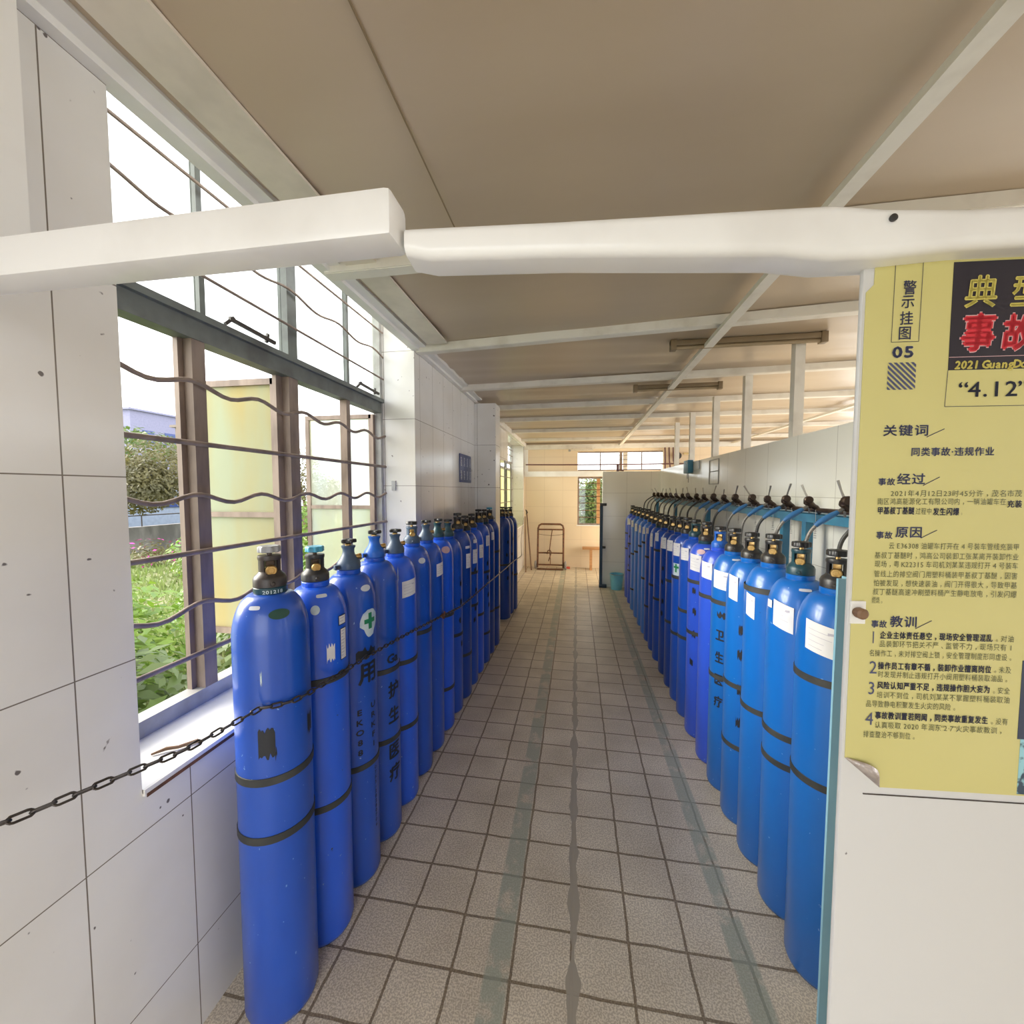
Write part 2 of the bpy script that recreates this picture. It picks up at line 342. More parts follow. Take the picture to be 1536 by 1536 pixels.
# ------------------------------------------------------------------ mesh helpers
class MB:
    """collects shapes into one mesh"""
    def __init__(s): s.bm = bmesh.new(); s.mi = 0
    def _f(s, vs):
        try:
            f = s.bm.faces.new(vs); f.material_index = s.mi; f.smooth = True; return f
        except ValueError: return None
    def box(s, x0, x1, y0, y1, z0, z1, bev=0, mat=None):
        vs = [s.bm.verts.new(p) for p in ((x0,y0,z0),(x1,y0,z0),(x1,y1,z0),(x0,y1,z0),(x0,y0,z1),(x1,y0,z1),(x1,y1,z1),(x0,y1,z1))]
        if mat is not None:
            for v in vs: v.co = mat @ v.co
        fs = [s._f([vs[i] for i in q]) for q in ((0,3,2,1),(4,5,6,7),(0,1,5,4),(1,2,6,5),(2,3,7,6),(3,0,4,7))]
        if bev:
            es = list({e for f in fs for e in f.edges})
            bmesh.ops.bevel(s.bm, geom=es, offset=bev, segments=2, affect='EDGES', profile=.6)
        return s
    def prism(s, pts0, pts1):
        a = [s.bm.verts.new(p) for p in pts0]; b = [s.bm.verts.new(p) for p in pts1]; n = len(a)
        s._f(a[::-1]); s._f(b)
        for i in range(n): s._f([a[i], a[(i+1)%n], b[(i+1)%n], b[i]])
        return s
    def bar(s, p, q, w, h, up=(0,0,1)):
        """square bar from p to q"""
        p = Vector(p); q = Vector(q); d = (q-p).normalized(); up = Vector(up)
        sd = d.cross(up)
        if sd.length < 1e-4: sd = d.cross(Vector((0,1,0)))
        sd.normalize(); u = sd.cross(d).normalized()
        o = [sd*w/2+u*h/2, -sd*w/2+u*h/2, -sd*w/2-u*h/2, sd*w/2-u*h/2]
        return s.prism([p+k for k in o], [q+k for k in o])
    def tube(s, pts, r, n=8, closed=False, cap=True):
        pts = [Vector(p) for p in pts]; N = len(pts)
        rs = r if isinstance(r, (list, tuple)) else [r]*N
        rings = []; ref = None
        for i, p in enumerate(pts):
            if closed: d = pts[(i+1)%N]-pts[i-1]
            else: d = pts[min(i+1,N-1)]-pts[max(i-1,0)]
            d.normalize()
            if ref is None:
                ref = Vector((0,0,1)) if abs(d.z) < .9 else Vector((1,0,0))
            a = d.cross(ref)
            if a.length < 1e-5: a = d.orthogonal()
            a.normalize(); b = a.cross(d).normalized(); ref = b
            rings.append([s.bm.verts.new(p + a*math.cos(2*math.pi*k/n)*rs[i] + b*math.sin(2*math.pi*k/n)*rs[i]) for k in range(n)])
        L = N if closed else N-1
        for i in range(L):
            A = rings[i]; B = rings[(i+1)%N]
            for k in range(n): s._f([A[k], A[(k+1)%n], B[(k+1)%n], B[k]])
        if cap and not closed: s._f(rings[0][::-1]); s._f(rings[-1])
        return s
    def lathe(s, prof, n=32, c=(0,0,0), a0=0, a1=2*math.pi, axis='z', cap=True):
        full = abs(a1-a0-2*math.pi) < 1e-6
        K = n if full else n+1
        def P(r, z, a):
            if axis == 'z': return Vector((c[0]+r*math.cos(a), c[1]+r*math.sin(a), c[2]+z))
            if axis == 'x': return Vector((c[0]+z, c[1]+r*math.cos(a), c[2]+r*math.sin(a)))
            return Vector((c[0]+r*math.cos(a), c[1]+z, c[2]+r*math.sin(a)))
        rings = []
        for r, z in prof:
            if r < 1e-6 and full: rings.append([s.bm.verts.new(P(0, z, 0))])
            else: rings.append([s.bm.verts.new(P(r, z, a0+(a1-a0)*k/n)) for k in range(K)])
        for A, B in zip(rings, rings[1:]):
            for k in range(n):
                k2 = (k+1) % K
                if len(A) == 1 and len(B) == 1: continue
                if len(A) == 1: s._f([A[0], B[k2], B[k]])
                elif len(B) == 1: s._f([A[k], A[k2], B[0]])
                else: s._f([A[k], A[k2], B[k2], B[k]])
        if full and cap:
            if len(rings[0]) > 2: s._f(rings[0][::-1])
            if len(rings[-1]) > 2: s._f(rings[-1])
        return s
    def patch(s, r, a0, a1, z0, z1, n=8, thick=.0006, shear=0, ragged=None):
        """a sheet wrapped on a cylinder of radius r"""
        lo = []; hi = []
        for k in range(n+1):
            a = a0+(a1-a0)*k/n; dz = shear*(k/n-.5)
            e0 = ragged(k, 0) if ragged else 0; e1 = ragged(k, 1) if ragged else 0
            lo.append(s.bm.verts.new((r*math.cos(a), r*math.sin(a), z0+dz+e0))); hi.append(s.bm.verts.new((r*math.cos(a), r*math.sin(a), z1+dz+e1)))
        for k in range(n): s._f([lo[k], lo[k+1], hi[k+1], hi[k]])
        return s
    def quad(s, a, b, c, d):
        s._f([s.bm.verts.new(p) for p in (a, b, c, d)]); return s
    def obj(s, name, mat, parent=None, sharp=35):
        me = bpy.data.meshes.new(name); s.bm.normal_update(); s.bm.to_mesh(me); s.bm.free()
        for m in (mat if isinstance(mat, (list, tuple)) else [mat]): me.materials.append(M[m] if isinstance(m, str) else m)
        try: me.set_sharp_from_angle(angle=R(sharp))
        except Exception: pass
        o = bpy.data.objects.new(name, me); COL.objects.link(o)
        if parent is not None: o.parent = parent
        return o

def thing(name, label, cat, loc=(0,0,0), rz=0, group=None):
    o = bpy.data.objects.new(name, None); o.empty_display_size = .05; COL.objects.link(o)
    o.location = loc; o.rotation_euler = (0, 0, rz)
    o['label'] = label; o['category'] = cat
    if group: o['group'] = group
    return o
def tag(o, label, cat, group=None, kind=None):
    o['label'] = label; o['category'] = cat
    if group: o['group'] = group
    if kind: o['kind'] = kind
    return o
def struct(o, label=None, cat=None):
    o['kind'] = 'structure'
    if label: o['label'] = label
    if cat: o['category'] = cat
    return o

# lettering: glyph meshes made once per character
GLY = {}
def make_glyphs(chars):
    obs = []
    for ch in chars:
        cu = bpy.data.curves.new('glyph', 'FONT'); cu.body = ch; cu.size = 1.0; cu.resolution_u = 2
        o = bpy.data.objects.new('glyph', cu); COL.objects.link(o); obs.append((ch, o, cu))
    bpy.context.view_layer.update()
    dg = bpy.context.evaluated_depsgraph_get()
    for ch, o, cu in obs:
        me = bpy.data.meshes.new_from_object(o.evaluated_get(dg))
        GLY[ch] = ([tuple(v.co[:2]) for v in me.vertices], [tuple(p.vertices) for p in me.polygons])
        bpy.data.meshes.remove(me)
    for ch, o, cu in obs:
        bpy.data.objects.remove(o); bpy.data.curves.remove(cu)
def adv(ch):
    return 1.0 if ord(ch) > 0x2E00 else (.3 if ch in ' .·“”' else .58)
def letter_line(put, text, x0, x1, y0, h, bold=0, slant=0):
    """put(list of (x,y), faces) for each glyph; the line fills x0..x1, cell height h"""
    tot = sum(adv(c) for c in text); k = (x1-x0)/tot; x = x0
    for ch in text:
        a = adv(ch); vs_, fs_ = GLY.get(ch, ([], []))
        if vs_:
            xs = [v[0] for v in vs_]; w = max(xs)-min(xs); cx_ = (max(xs)+min(xs))/2
            for off in ([(0,0)] if not bold else [(-bold,0),(bold,0),(0,bold),(0,-bold)]):
                pts = []
                for vx, vy in vs_:
                    gx = x + a*k/2 + (vx-cx_)*k*(.95 if a == 1 else 1.05)
                    gy = y0 + (vy+.08)*h*.98
                    pts.append((gx+off[0]*h+slant*(gy-y0), gy+off[1]*h))
                put(pts, fs_)
        x += a*k
TXT=[
(0.0451, 0.2078, 1.6719, 0.0099, '2021年4月12日23时45分许，茂名市茂', 't'),
(0.029, 0.1891, 1.6609, 0.0099, '南区鸿高能源化工有限公司内，一辆油罐车在', 't'),
(0.19, 0.2085, 1.6575, 0.0107, '充装', 'b'),
(0.0296, 0.077, 1.6478, 0.011, '甲基叔丁基醚', 'b'),
(0.0778, 0.0987, 1.6476, 0.01, '过程中', 't'),
(0.0996, 0.1327, 1.6468, 0.0109, '发生闪爆', 'b'),
(0.1335, 0.1377, 1.6471, 0.0099, '。', 't'),
(0.0463, 0.2089, 1.6002, 0.01, '云 E36308 油罐车打开在 4 号装车管线充装甲', 't'),
(0.0289, 0.2089, 1.5867, 0.0101, '基叔丁基醚时，鸿高公司装卸工张某离开装卸作业', 't'),
(0.0294, 0.2089, 1.5746, 0.0101, '现场，粤 K22315 车司机刘某某违规打开 4 号装车', 't'),
(0.0292, 0.2089, 1.5609, 0.0101, '管线上的排空阀门用塑料桶装甲基叔丁基醚，因害', 't'),
(0.029, 0.2092, 1.5481, 0.0101, '怕被发现，想快速装油，阀门开得很大，导致甲基', 't'),
(0.0286, 0.2096, 1.5358, 0.0102, '叔丁基醚高速冲刷塑料桶产生静电放电，引发闪爆', 't'),
(0.0283, 0.0438, 1.524, 0.0103, '燃烧。', 't'),
(0.0409, 0.1836, 1.4746, 0.0112, '企业主体责任悬空，现场安全管理混乱', 'b'),
(0.1845, 0.2099, 1.4748, 0.0101, '。对油', 't'),
(0.0406, 0.209, 1.4626, 0.0103, '品装卸环节把关不严、监管不力，现场只有 1', 't'),
(0.0278, 0.2107, 1.4491, 0.0103, '名操作工，未对排空阀上锁，安全管理制度形同虚设。', 't'),
(0.0403, 0.1845, 1.431, 0.0113, '操作员工有章不循，装卸作业擅离岗位', 'b'),
(0.1853, 0.2092, 1.4315, 0.0102, '。未及', 't'),
(0.0406, 0.2075, 1.4191, 0.0104, '时发现并制止违规打开小阀用塑料桶装取油品。', 't'),
(0.0404, 0.1844, 1.403, 0.0114, '风险认知严重不足，违规操作胆大妄为', 'b'),
(0.1853, 0.2093, 1.4025, 0.0103, '。安全', 't'),
(0.0403, 0.2099, 1.3897, 0.0104, '培训不到位，司机刘某某不掌握塑料桶装取油', 't'),
(0.0269, 0.1449, 1.3763, 0.0105, '品导致静电积聚发生火灾的风险。', 't'),
(0.0396, 0.1844, 1.3596, 0.0115, '事故教训置若罔闻，同类事故重复发生', 'b'),
(0.1853, 0.2094, 1.3591, 0.0104, '。没有', 't'),
(0.0397, 0.2053, 1.3461, 0.0105, '认真吸取 2020 年润东“2·7”火灾事故教训，', 't'),
(0.0254, 0.0955, 1.3321, 0.0106, '排查整治不够到位。', 't'),
(0.029, 0.0365, 1.4658, 0.019, '1', 'n'),
(0.0283, 0.0404, 1.4224, 0.0201, '2', 'n'),
(0.0278, 0.0392, 1.3925, 0.0202, '3', 'n'),
(0.0266, 0.0385, 1.3484, 0.0203, '4', 'n'),
(0.0315, 0.0898, 1.754, 0.0161, '关键词', 'h'),
(0.0522, 0.089, 1.6885, 0.0163, '经过', 'h'),
(0.0535, 0.0889, 1.6161, 0.0165, '原因', 'h'),
(0.0525, 0.0883, 1.4916, 0.0169, '教训', 'h'),
(0.0287, 0.0511, 1.6873, 0.0109, '事故', 'h'),
(0.0295, 0.0512, 1.614, 0.0111, '事故', 'h'),
(0.0287, 0.0496, 1.49, 0.0113, '事故', 'h'),
(0.068, 0.1714, 1.7267, 0.0125, '同类事故·违规作业', 'h'),
(0.0476, 0.0656, 1.94, 0.0199, '警', 's'),
(0.046, 0.0641, 1.9224, 0.0191, '示', 's'),
(0.0454, 0.0635, 1.9007, 0.0192, '挂', 's'),
(0.0442, 0.0624, 1.8815, 0.0192, '图', 's'),
(0.0381, 0.0666, 1.8565, 0.0158, '05', 'S'),
(0.1209, 0.1632, 1.9201, 0.0443, '典', 'y'),
(0.1758, 0.2158, 1.9185, 0.044, '型', 'y'),
(0.1189, 0.163, 1.8648, 0.0517, '事', 'r'),
(0.1686, 0.2112, 1.8642, 0.0496, '故', 'r'),
(0.1156, 0.2171, 1.8401, 0.0112, '2021 GuangDong', 'i'),
(0.1239, 0.2042, 1.8022, 0.0218, '“4.12”', 'k'),
]

# ------------------------------------------------------------------ the room
struct(MB().box(-1.45, 5.0, -1.2, 8.95, -.12, 0).obj('floor', 'floor'), 'worn beige speckled floor tiles with two faded green guide lines', 'floor')

def ceiling():
    m = MB(); rng = random.Random(4)
    nx, ny = 64, 110; x0, x1, y0, y1 = -1.14, 5.0, -1.2, 8.9
    bat = [-1.2, .35, 1.5, 2.5, 3.75, 4.79, 5.69, 6.8, 8.0, 8.9]
    g = []
    for j in range(ny+1):
        y = y0+(y1-y0)*j/ny; row = []
        k = max(i for i in range(len(bat)-1) if bat[i] <= y+1e-6)
        t = (y-bat[k])/(bat[k+1]-bat[k])
        for i in range(nx+1):
            x = x0+(x1-x0)*i/nx
            sag = .022*math.sin(math.pi*t)*(.6+.4*math.sin(x*1.3+k*2.1))
            wr = (.009 if y > 2.6 else .0015)*math.sin(y*26+2.2*math.sin(x*.9+k)+k*1.7)*(.4+.6*abs(math.sin(x*.8+k*1.1)))
            row.append(m.bm.verts.new((x, y, 2.722-sag+wr)))
        g.append(row)
    for j in range(ny):
        for i in range(nx): m._f([g[j][i], g[j+1][i], g[j+1][i+1], g[j][i+1]])
    top = [m.bm.verts.new(p) for p in ((x0,y0,2.80),(x1,y0,2.80),(x1,y1,2.80),(x0,y1,2.80))]
    m._f(top)
    for a, b, row in ((0,1,[r for r in g[0]]), (2,3,[r for r in g[-1]][::-1])):
        m._f([top[a]] + [top[b]] + row[::-1])
    m._f([top[1], top[2]] + [g[j][nx] for j in range(ny, -1, -1)])
    m._f([top[3], top[0]] + [g[j][0] for j in range(ny+1)])
    return m.obj('ceiling', 'ceiling', sharp=60)
struct(ceiling(), 'tan sheet ceiling, sagging and wrinkled between battens', 'ceiling')

XI, XO = -1.15, -1.47
w = MB()
w.box(XO, XI, -1.2, .865, 0, 3.05)            # near pier
w.box(XO, XI, .865, 2.75, 0, .862)            # under the window
w.box(XO, XI, 2.75, 5.2, 0, 3.05)
w.box(XO, XI, 5.2, 6.7, 2.15, 2.80)
w.box(XO, XI, 5.2, 8.66, 0, .93)
w.box(XO, XI, 6.7, 8.66, 2.66, 2.80)
w.box(XO, XI, .865, 2.75, 2.955, 3.05)
w.box(XO, XI, 8.66, 8.95, 0, 2.80)
w.box(XI, -.905, 4.45, 4.70, 0, 2.66)         # tiled pillar
struct(w.obj('wall_left', 'tile', sharp=20), 'white glazed tile wall with tall window and pillar', 'wall')

w = MB()
ZT = 2.72
w.box(-1.15, .02, 8.8, 8.95, 0, ZT)
w.box(.02, 5.0, 8.8, 8.95, 2.52, ZT)
w.box(.02, .62, 8.8, 8.95, 0, .93)
w.box(.02, .62, 8.8, 8.95, 1.98, 2.11)
w.box(.62, 1.78, 8.8, 8.95, 0, 2.11)
w.box(1.78, 5.0, 8.8, 8.95, 0, 2.52)
struct(w.obj('wall_end', 'tile_peach', sharp=20), 'peach tinted tile wall at the far end', 'wall')

struct(MB().box(1.40, 1.50, .9, 7.1, 0, 2.035, bev=.004).obj('wall_right', 'tile_right', sharp=20), 'half height cream tile wall behind the right row', 'wall')
struct(MB().box(.445, 1.50, 7.10, 7.22, 0, 2.012, bev=.004).obj('wall_panel', 'tile_right', sharp=20), 'cream tile partition at the far end of the right row', 'wall')

w = MB()
w.box(-1.47, -1.3, -1.35, -1.2, 0, ZT).box(.40, 5.0, -1.35, -1.2, 0, ZT).box(-1.3, .40, -1.35, -1.2, 2.45, ZT)  # wall added out of view, shaped to keep light off the front panel
struct(w.obj('wall_back_blocker', 'tile', sharp=20), 'unseen tile wall added behind the camera to cut light, with a doorway', 'wall')

# front partition with the poster, turned about 4 degrees
PA = R(4.1); PD = Vector((math.cos(PA), math.sin(PA), 0)); PN = Vector((-math.sin(PA), math.cos(PA), 0)); PO = Vector((.377, .62, 0))
PM = Matrix(((PD.x, PN.x, 0, PO.x), (PD.y, PN.y, 0, PO.y), (0, 0, 1, 0), (0, 0, 0, 1)))   # local (along, behind, up) -> world
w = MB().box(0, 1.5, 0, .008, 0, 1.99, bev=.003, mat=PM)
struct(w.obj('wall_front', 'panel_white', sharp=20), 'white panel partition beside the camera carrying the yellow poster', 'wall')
struct(MB().box(.030, 1.45, -.0012, .0002, 1.2475, 1.2488, mat=PM).obj('trim_1', 'guard_brown'), 'thin dark panel joint under the yellow poster', 'panel joint')

# ceiling battens, rails, trims, posts
n_trim = [1]
def trim(mb, mat, label):
    n_trim[0] += 1
    return struct(mb.obj('trim_%d' % n_trim[0], mat, sharp=20), label, 'trim')
for i, (yl, yr) in enumerate(((1.75, 1.73), (2.80, 2.60), (3.90, 3.75), (4.88, 4.79), (5.74, 5.69), (6.84, 6.8), (8.0, 8.0))):
    y2 = yr+(yr-yl)*4.0/2.05
    trim(MB().bar((-1.14, yl, 2.682), (4.95, y2, 2.672), .062, .034).bar((-1.14, yl-.022, 2.693), (4.95, y2-.022, 2.683), .03, .05), 'batten_paint',
         'cream painted cross batten under the tan ceiling, number %d from the front' % (i+1))
trim(MB().bar((-.02+.86, -1.1, 2.655), (.9, 8.79, 2.645), .055, .026), 'batten_paint', 'long cream rail running down the ceiling above the right row')
trim(MB().bar((3.1, -1.1, 2.655), (3.1, 8.79, 2.645), .055, .026), 'batten_paint', 'long cream ceiling rail beyond the half height wall')
trim(MB().box(-1.165, -1.115, -1.1, 4.448, 2.675, 2.76).box(-1.115, -1.06, -1.1, 4.448, 2.695, 2.76).box(-1.165, -1.10, 4.705, 8.79, 2.635, 2.76), 'white_paint', 'white painted cornice along the left wall top')
trim(MB().box(-1.03, -.885, -1.1, 2.7, 2.69, 2.70), 'cream_edge', 'pale strip of ceiling board near the left wall')
trim(MB().box(-1.14, 4.9, 8.72, 8.798, 2.575, 2.672), 'batten_paint', 'cream beam across the top of the end wall')
trim(MB().box(-1.14, .62, 8.765, 8.798, 1.985, 2.10).box(-1.145, -1.06, 8.765, 8.798, 2.10, 2.575), 'white_paint', 'white lintel frame across the end wall')
trim(MB().box(-1.148, -1.075, .44, .66, 2.10, 2.66), 'white_paint', 'pale plastered post above the near left beam')
for i, y in enumerate((2.985, 3.785, 4.575, 5.455, 6.24)):
    trim(MB().box(1.42, 1.48, y-.028, y+.028, 2.035, 2.672), 'batten_paint',
         'cream post between half height wall and ceiling, number %d from the front' % (i+1))
# joint line in the ceiling sheet
trim(MB().box(-.4765, -.4735, -1.1, 1.68, 2.694, 2.70), 'lamp_shell', 'dark joint in the near ceiling sheet')

# white tube beams overhead
b = MB().box(-1.148, -.245, .512, .568, 2.018, 2.080, bev=.009)
o = b.obj('tube_beam', 'beam_paint'); tag(o, 'near white square tube beam fixed to the left wall', 'beam', 'overhead white beams')
def rbeam():
    m = MB(); n = 14
    prof = []
    for (sx, sy) in ((1,1),(-1,1),(-1,-1),(1,-1)):
        for q in range(5):
            a = {(1,1):0,(-1,1):90,(-1,-1):180,(1,-1):270}[(sx,sy)]+q*22.5
            prof.append((sx, sy, math.cos(R(a)), math.sin(R(a))))
    rings = []
    for s, zb, zt in ((-.62, 2.010, 2.046), (-.585, 2.002, 2.046), (-.4, 1.998, 2.044), (-.12, 1.985, 2.044), (-.06, 1.976, 2.044), (.0, 1.976, 2.036), (.1, 1.982, 2.030), (1.5, 1.982, 2.032)):
        zc = (zb+zt)/2; hz = (zt-zb)/2; hy = .03; r = .013
        rings.append([m.bm.verts.new(PM @ Vector((s, -.004+sx*(hy-r)*1+c*r, zc+sy*(hz-r)+sn*r))) for sx, sy, c, sn in prof])
    for A, B in zip(rings, rings[1:]):
        for k in range(len(A)): m._f([A[k], B[k], B[(k+1)%len(A)], A[(k+1)%len(A)]])
    m._f(rings[0]); m._f(rings[-1][::-1])
    bmesh.ops.recalc_face_normals(m.bm, faces=m.bm.faces[:])
    return m
root = thing('head_beam', 'glossy white moulded beam crossing to the poster panel', 'beam', (PO.x, PO.y, 2.03), 0, 'overhead white beams')
def under(o, root):
    bpy.context.view_layer.update()
    o.parent = root; o.matrix_parent_inverse = root.matrix_world.inverted(); return o
bpy.context.view_layer.update()
under(rbeam().obj('beam', 'beam_paint', sharp=50), root)
sc_ = MB().lathe([(.0035, 0), (.0045, .002), (.0045, .004), (.002, .005), (0, .005)], 14, axis='y')
for v in sc_.bm.verts: v.co = PM @ Vector((v.co.x+.006, -.0335-v.co.y, v.co.z+2.0185))
under(sc_.obj('screw', 'guard_black'), root)

# ------------------------------------------------------------------ windows
def wavy(y0, y1, z, amp, per, x, ph=0):
    n = max(8, int((y1-y0)/.035)); out = []
    for i in range(n+1):
        y = y0+(y1-y0)*i/n
        out.append((x, y, z+amp*math.sin(2*math.pi*(y-y0)/per+ph)))
    return out
W1 = thing('window_1', 'tall steel framed window with wavy bars and open sashes', 'window', (-1.42, .865, .87)); W1['kind'] = 'structure'
bpy.context.view_layer.update()
def w1(mb, name, mat, sharp=35): return under(mb.obj(name, mat, sharp=sharp), W1)
XF = -1.42
f = MB()
f.box(XF-.03, XF+.03, .866, 2.749, .866, .93).box(XF-.025, XF+.025, 2.715, 2.749, .93, 2.954).box(XF-.025, XF+.025, .866, .90, .93, 2.954).box(XF-.025, XF+.025, .9, 2.715, 2.93, 2.954)
w1(f, 'frame', 'frame_light')
w1(MB().box(XF-.03, XF+.035, .90, 2.715, 2.235, 2.32).box(XF+.02, XF+.055, .90, 2.715, 2.305, 2.33), 'transom', 'transom')
w1(MB().box(XF-.02, XF+.03, 1.782, 1.848, .93, 2.235).box(XF-.028, XF-.008, 1.742, 1.785, .93, 2.235), 'mullion', 'rust_pale')
w1(MB().box(XF-.02, XF+.03, 1.282, 1.335, .93, 2.235).box(XF-.028, XF-.008, 1.262, 1.284, .93, 2.235), 'mullion', 'rust_pale')
w1(MB().box(XF-.02, XF+.025, 2.285, 2.325, .93, 2.235), 'mullion', 'rust_pale')
w1(MB().box(XF-.02, XF+.03, 1.785, 1.85, 2.32, 2.93), 'mullion', 'transom')
w1(MB().box(XF-.01, XF+.015, 1.337, 1.36, 2.32, 2.93), 'mullion', 'transom')
w1(MB().box(XF-.01, XF+.015, 2.318, 2.342, 2.32, 2.93), 'mullion', 'transom')
for z, amp in ((2.06, .016), (1.852, 0), (1.65, .016), (1.455, 0), (1.252, .016), (1.08, 0)):
    w1(MB().tube(wavy(.89, 2.73, z, amp, .30, -1.37), .0085 if amp else .0095, 8), 'security_bar', 'rust_pale', 60)
for z, amp in ((2.80, 0), (2.635, .014), (2.475, 0)):
    w1(MB().tube(wavy(.89, 2.73, z, amp, .40, -1.375), .006, 8), 'security_bar', 'rust_pale', 60)
for y0, y1 in ((.9, 1.337), (1.36, 1.785), (1.85, 2.318), (2.342, 2.715)):
    w1(MB().box(XF-.006, XF-.002, y0, y1, 2.32, 2.93), 'pane', 'glass')
for y in (1.42, 2.38):   # casement stays on the transom
    w1(MB().bar((XF+.06, y, 2.36), (XF+.07, y+.23, 2.345), .012, .014).bar((XF+.05, y-.01, 2.335), (XF+.06, y+.02, 2.37), .014, .012).bar((XF+.06, y+.19, 2.335), (XF+.06, y+.2, 2.375), .01, .012), 'stay', 'guard_brown')
def sash(y, xfree, glass, tilt):
    xh = XF-.035
    r_ = w1(MB().bar((xh, y, .95), (xh, y, 2.225), .035, .03).bar((xfree, y+tilt, .95), (xfree, y+tilt, 2.225), .03, .025)
       .bar((xh, y, .965), (xfree, y+tilt, .965), .03, .03).bar((xh, y, 2.21), (xfree, y+tilt, 2.21), .03, .03)
       .bar((xh, y, 1.56), (xfree, y+tilt, 1.56), .022, .026), 'sash', 'rust_pale')
    g_ = MB().prism([(xh-.015, y-.003, .975), (xfree+.01, y+tilt-.003, .975), (xfree+.01, y+tilt-.003, 2.2), (xh-.015, y-.003, 2.2)],
                    [(xh-.015, y+.003, .975), (xfree+.01, y+tilt+.003, .975), (xfree+.01, y+tilt+.003, 2.2), (xh-.015, y+.003, 2.2)])
    under(g_.obj('pane', glass), r_)
    return r_
sash(1.77, -1.93, 'frosted', .0)
sash(2.70, -1.96, 'hazy', .0)
w1(MB().box(-1.455, -1.148, .866, 2.749, .862, .874).box(-1.152, -1.142, .866, 2.749, .855, .8735), 'sill', 'sill_white' if 'sill_white' in M else 'white_paint')
w1(MB().box(-1.1425, -1.1405, .87, 2.749, .851, .861), 'sill_edge', 'rust')
# little twig and rust flakes on the sill
tw = MB().tube([(-1.27, .985, .879), (-1.245, 1.01, .884), (-1.22, 1.025, .882), (-1.19, 1.065, .881)], [.003, .0055, .005, .006], 6)
tag(tw.obj('dry_twig', 'dry'), 'short dry brown twig lying on the near end of the window sill', 'twig')

W2 = thing('window_2', 'second left window near the end wall', 'window', (-1.42, 5.2, .93)); W2['kind'] = 'structure'
bpy.context.view_layer.update()
def w2(mb, name, mat): return under(mb.obj(name, mat), W2)
w2(MB().box(XF-.02, XF+.02, 5.201, 8.659, .931, .97).box(XF-.02, XF+.02, 5.201, 8.659, 2.11, 2.149).box(XF-.02, XF+.02, 6.701, 8.659, 2.62, 2.659)
   .box(XF-.02, XF+.02, 5.201, 5.24, .97, 2.11).box(XF-.02, XF+.02, 8.62, 8.659, .97, 2.62), 'frame', 'frame_light')
for y in (6.2, 7.3, 8.0): w2(MB().box(XF-.02, XF+.025, y-.025, y+.025, .97, 2.62 if y > 6.8 else 2.11), 'mullion', 'transom')
for z in (1.2, 1.45, 1.7, 1.95): w2(MB().tube([(-1.39, 5.22, z), (-1.39, 8.64, z)], .008, 6), 'security_bar', 'rust_pale')
for z in (2.28, 2.42, 2.54): w2(MB().tube([(-1.39, 6.72, z), (-1.39, 8.64, z)], .008, 6), 'security_bar', 'rust_pale')
w2(MB().box(-1.45, -1.135, 5.201, 8.659, .931, .945), 'sill', 'white_paint')
w2(MB().box(XF-.006, XF-.002, 5.24, 8.62, .97, 2.11), 'pane', 'frosted')
w2(MB().box(XF-.006, XF-.002, 6.74, 8.62, 2.15, 2.62), 'pane', 'glass')
w2(MB().box(-1.10, -1.085, 6.05, 6.09, .945, 2.14).box(-1.10, -1.085, 6.62, 6.65, .945, 2.14).box(-1.10, -1.085, 6.09, 6.62, 1.3, 1.33).box(-1.10, -1.085, 6.09, 6.62, 2.11, 2.14), 'inner_frame', 'frame_light')

W3 = thing('window_3', 'barred window in the end wall with green tree outside', 'window', (.02, 8.88, .93)); W3['kind'] = 'structure'
bpy.context.view_layer.update()
def w3(mb, name, mat): return under(mb.obj(name, mat), W3)
YF = 8.88
w3(MB().box(.021, .055, YF-.02, YF+.02, .931, 1.979).box(.055, .60, YF-.02, YF+.02, .931, .965).box(.055, .60, YF-.02, YF+.02, 1.94, 1.979).box(.585, .619, YF-.02, YF+.02, .931, 1.979), 'frame', 'rust_pale')
w3(MB().box(.43, .50, YF-.025, YF+.02, .965, 1.94), 'mullion', 'wood')
for z in (1.10, 1.25, 1.41, 1.56, 1.70, 1.84): w3(MB().tube([(.05, YF-.03, z), (.6, YF-.03, z)], .007, 6), 'security_bar', 'rust')
w3(MB().box(.0, .64, 8.775, 8.9, .915, .932), 'sill', 'white_paint')
w3(MB().box(.022, 1.778, YF-.02, YF+.02, 2.111, 2.135).box(.022, 1.778, YF-.02, YF+.02, 2.495, 2.519), 'frame', 'rust_pale')
for x, wd in ((.50, .02), (.93, .06), (1.02, .09), (1.36, .02)): w3(MB().box(x-wd/2, x+wd/2, YF-.02, YF+.02, 2.135, 2.495), 'mullion', 'cream_edge' if wd == .09 else 'rust_pale')
for z, amp in ((2.43, .007), (2.34, 0), (2.20, .007)):
    pts = [(.03+1.74*i/60, YF-.03, z+amp*math.sin(i*.9)) for i in range(61)]
    w3(MB().tube(pts, .0055, 6), 'security_bar', 'rust_pale')
w3(MB().box(.03, 1.77, YF+.002, YF+.006, 2.135, 2.495), 'pane', 'glass')
w3(MB().box(.055, .585, YF+.002, YF+.006, .965, 1.94), 'pane', 'glass')

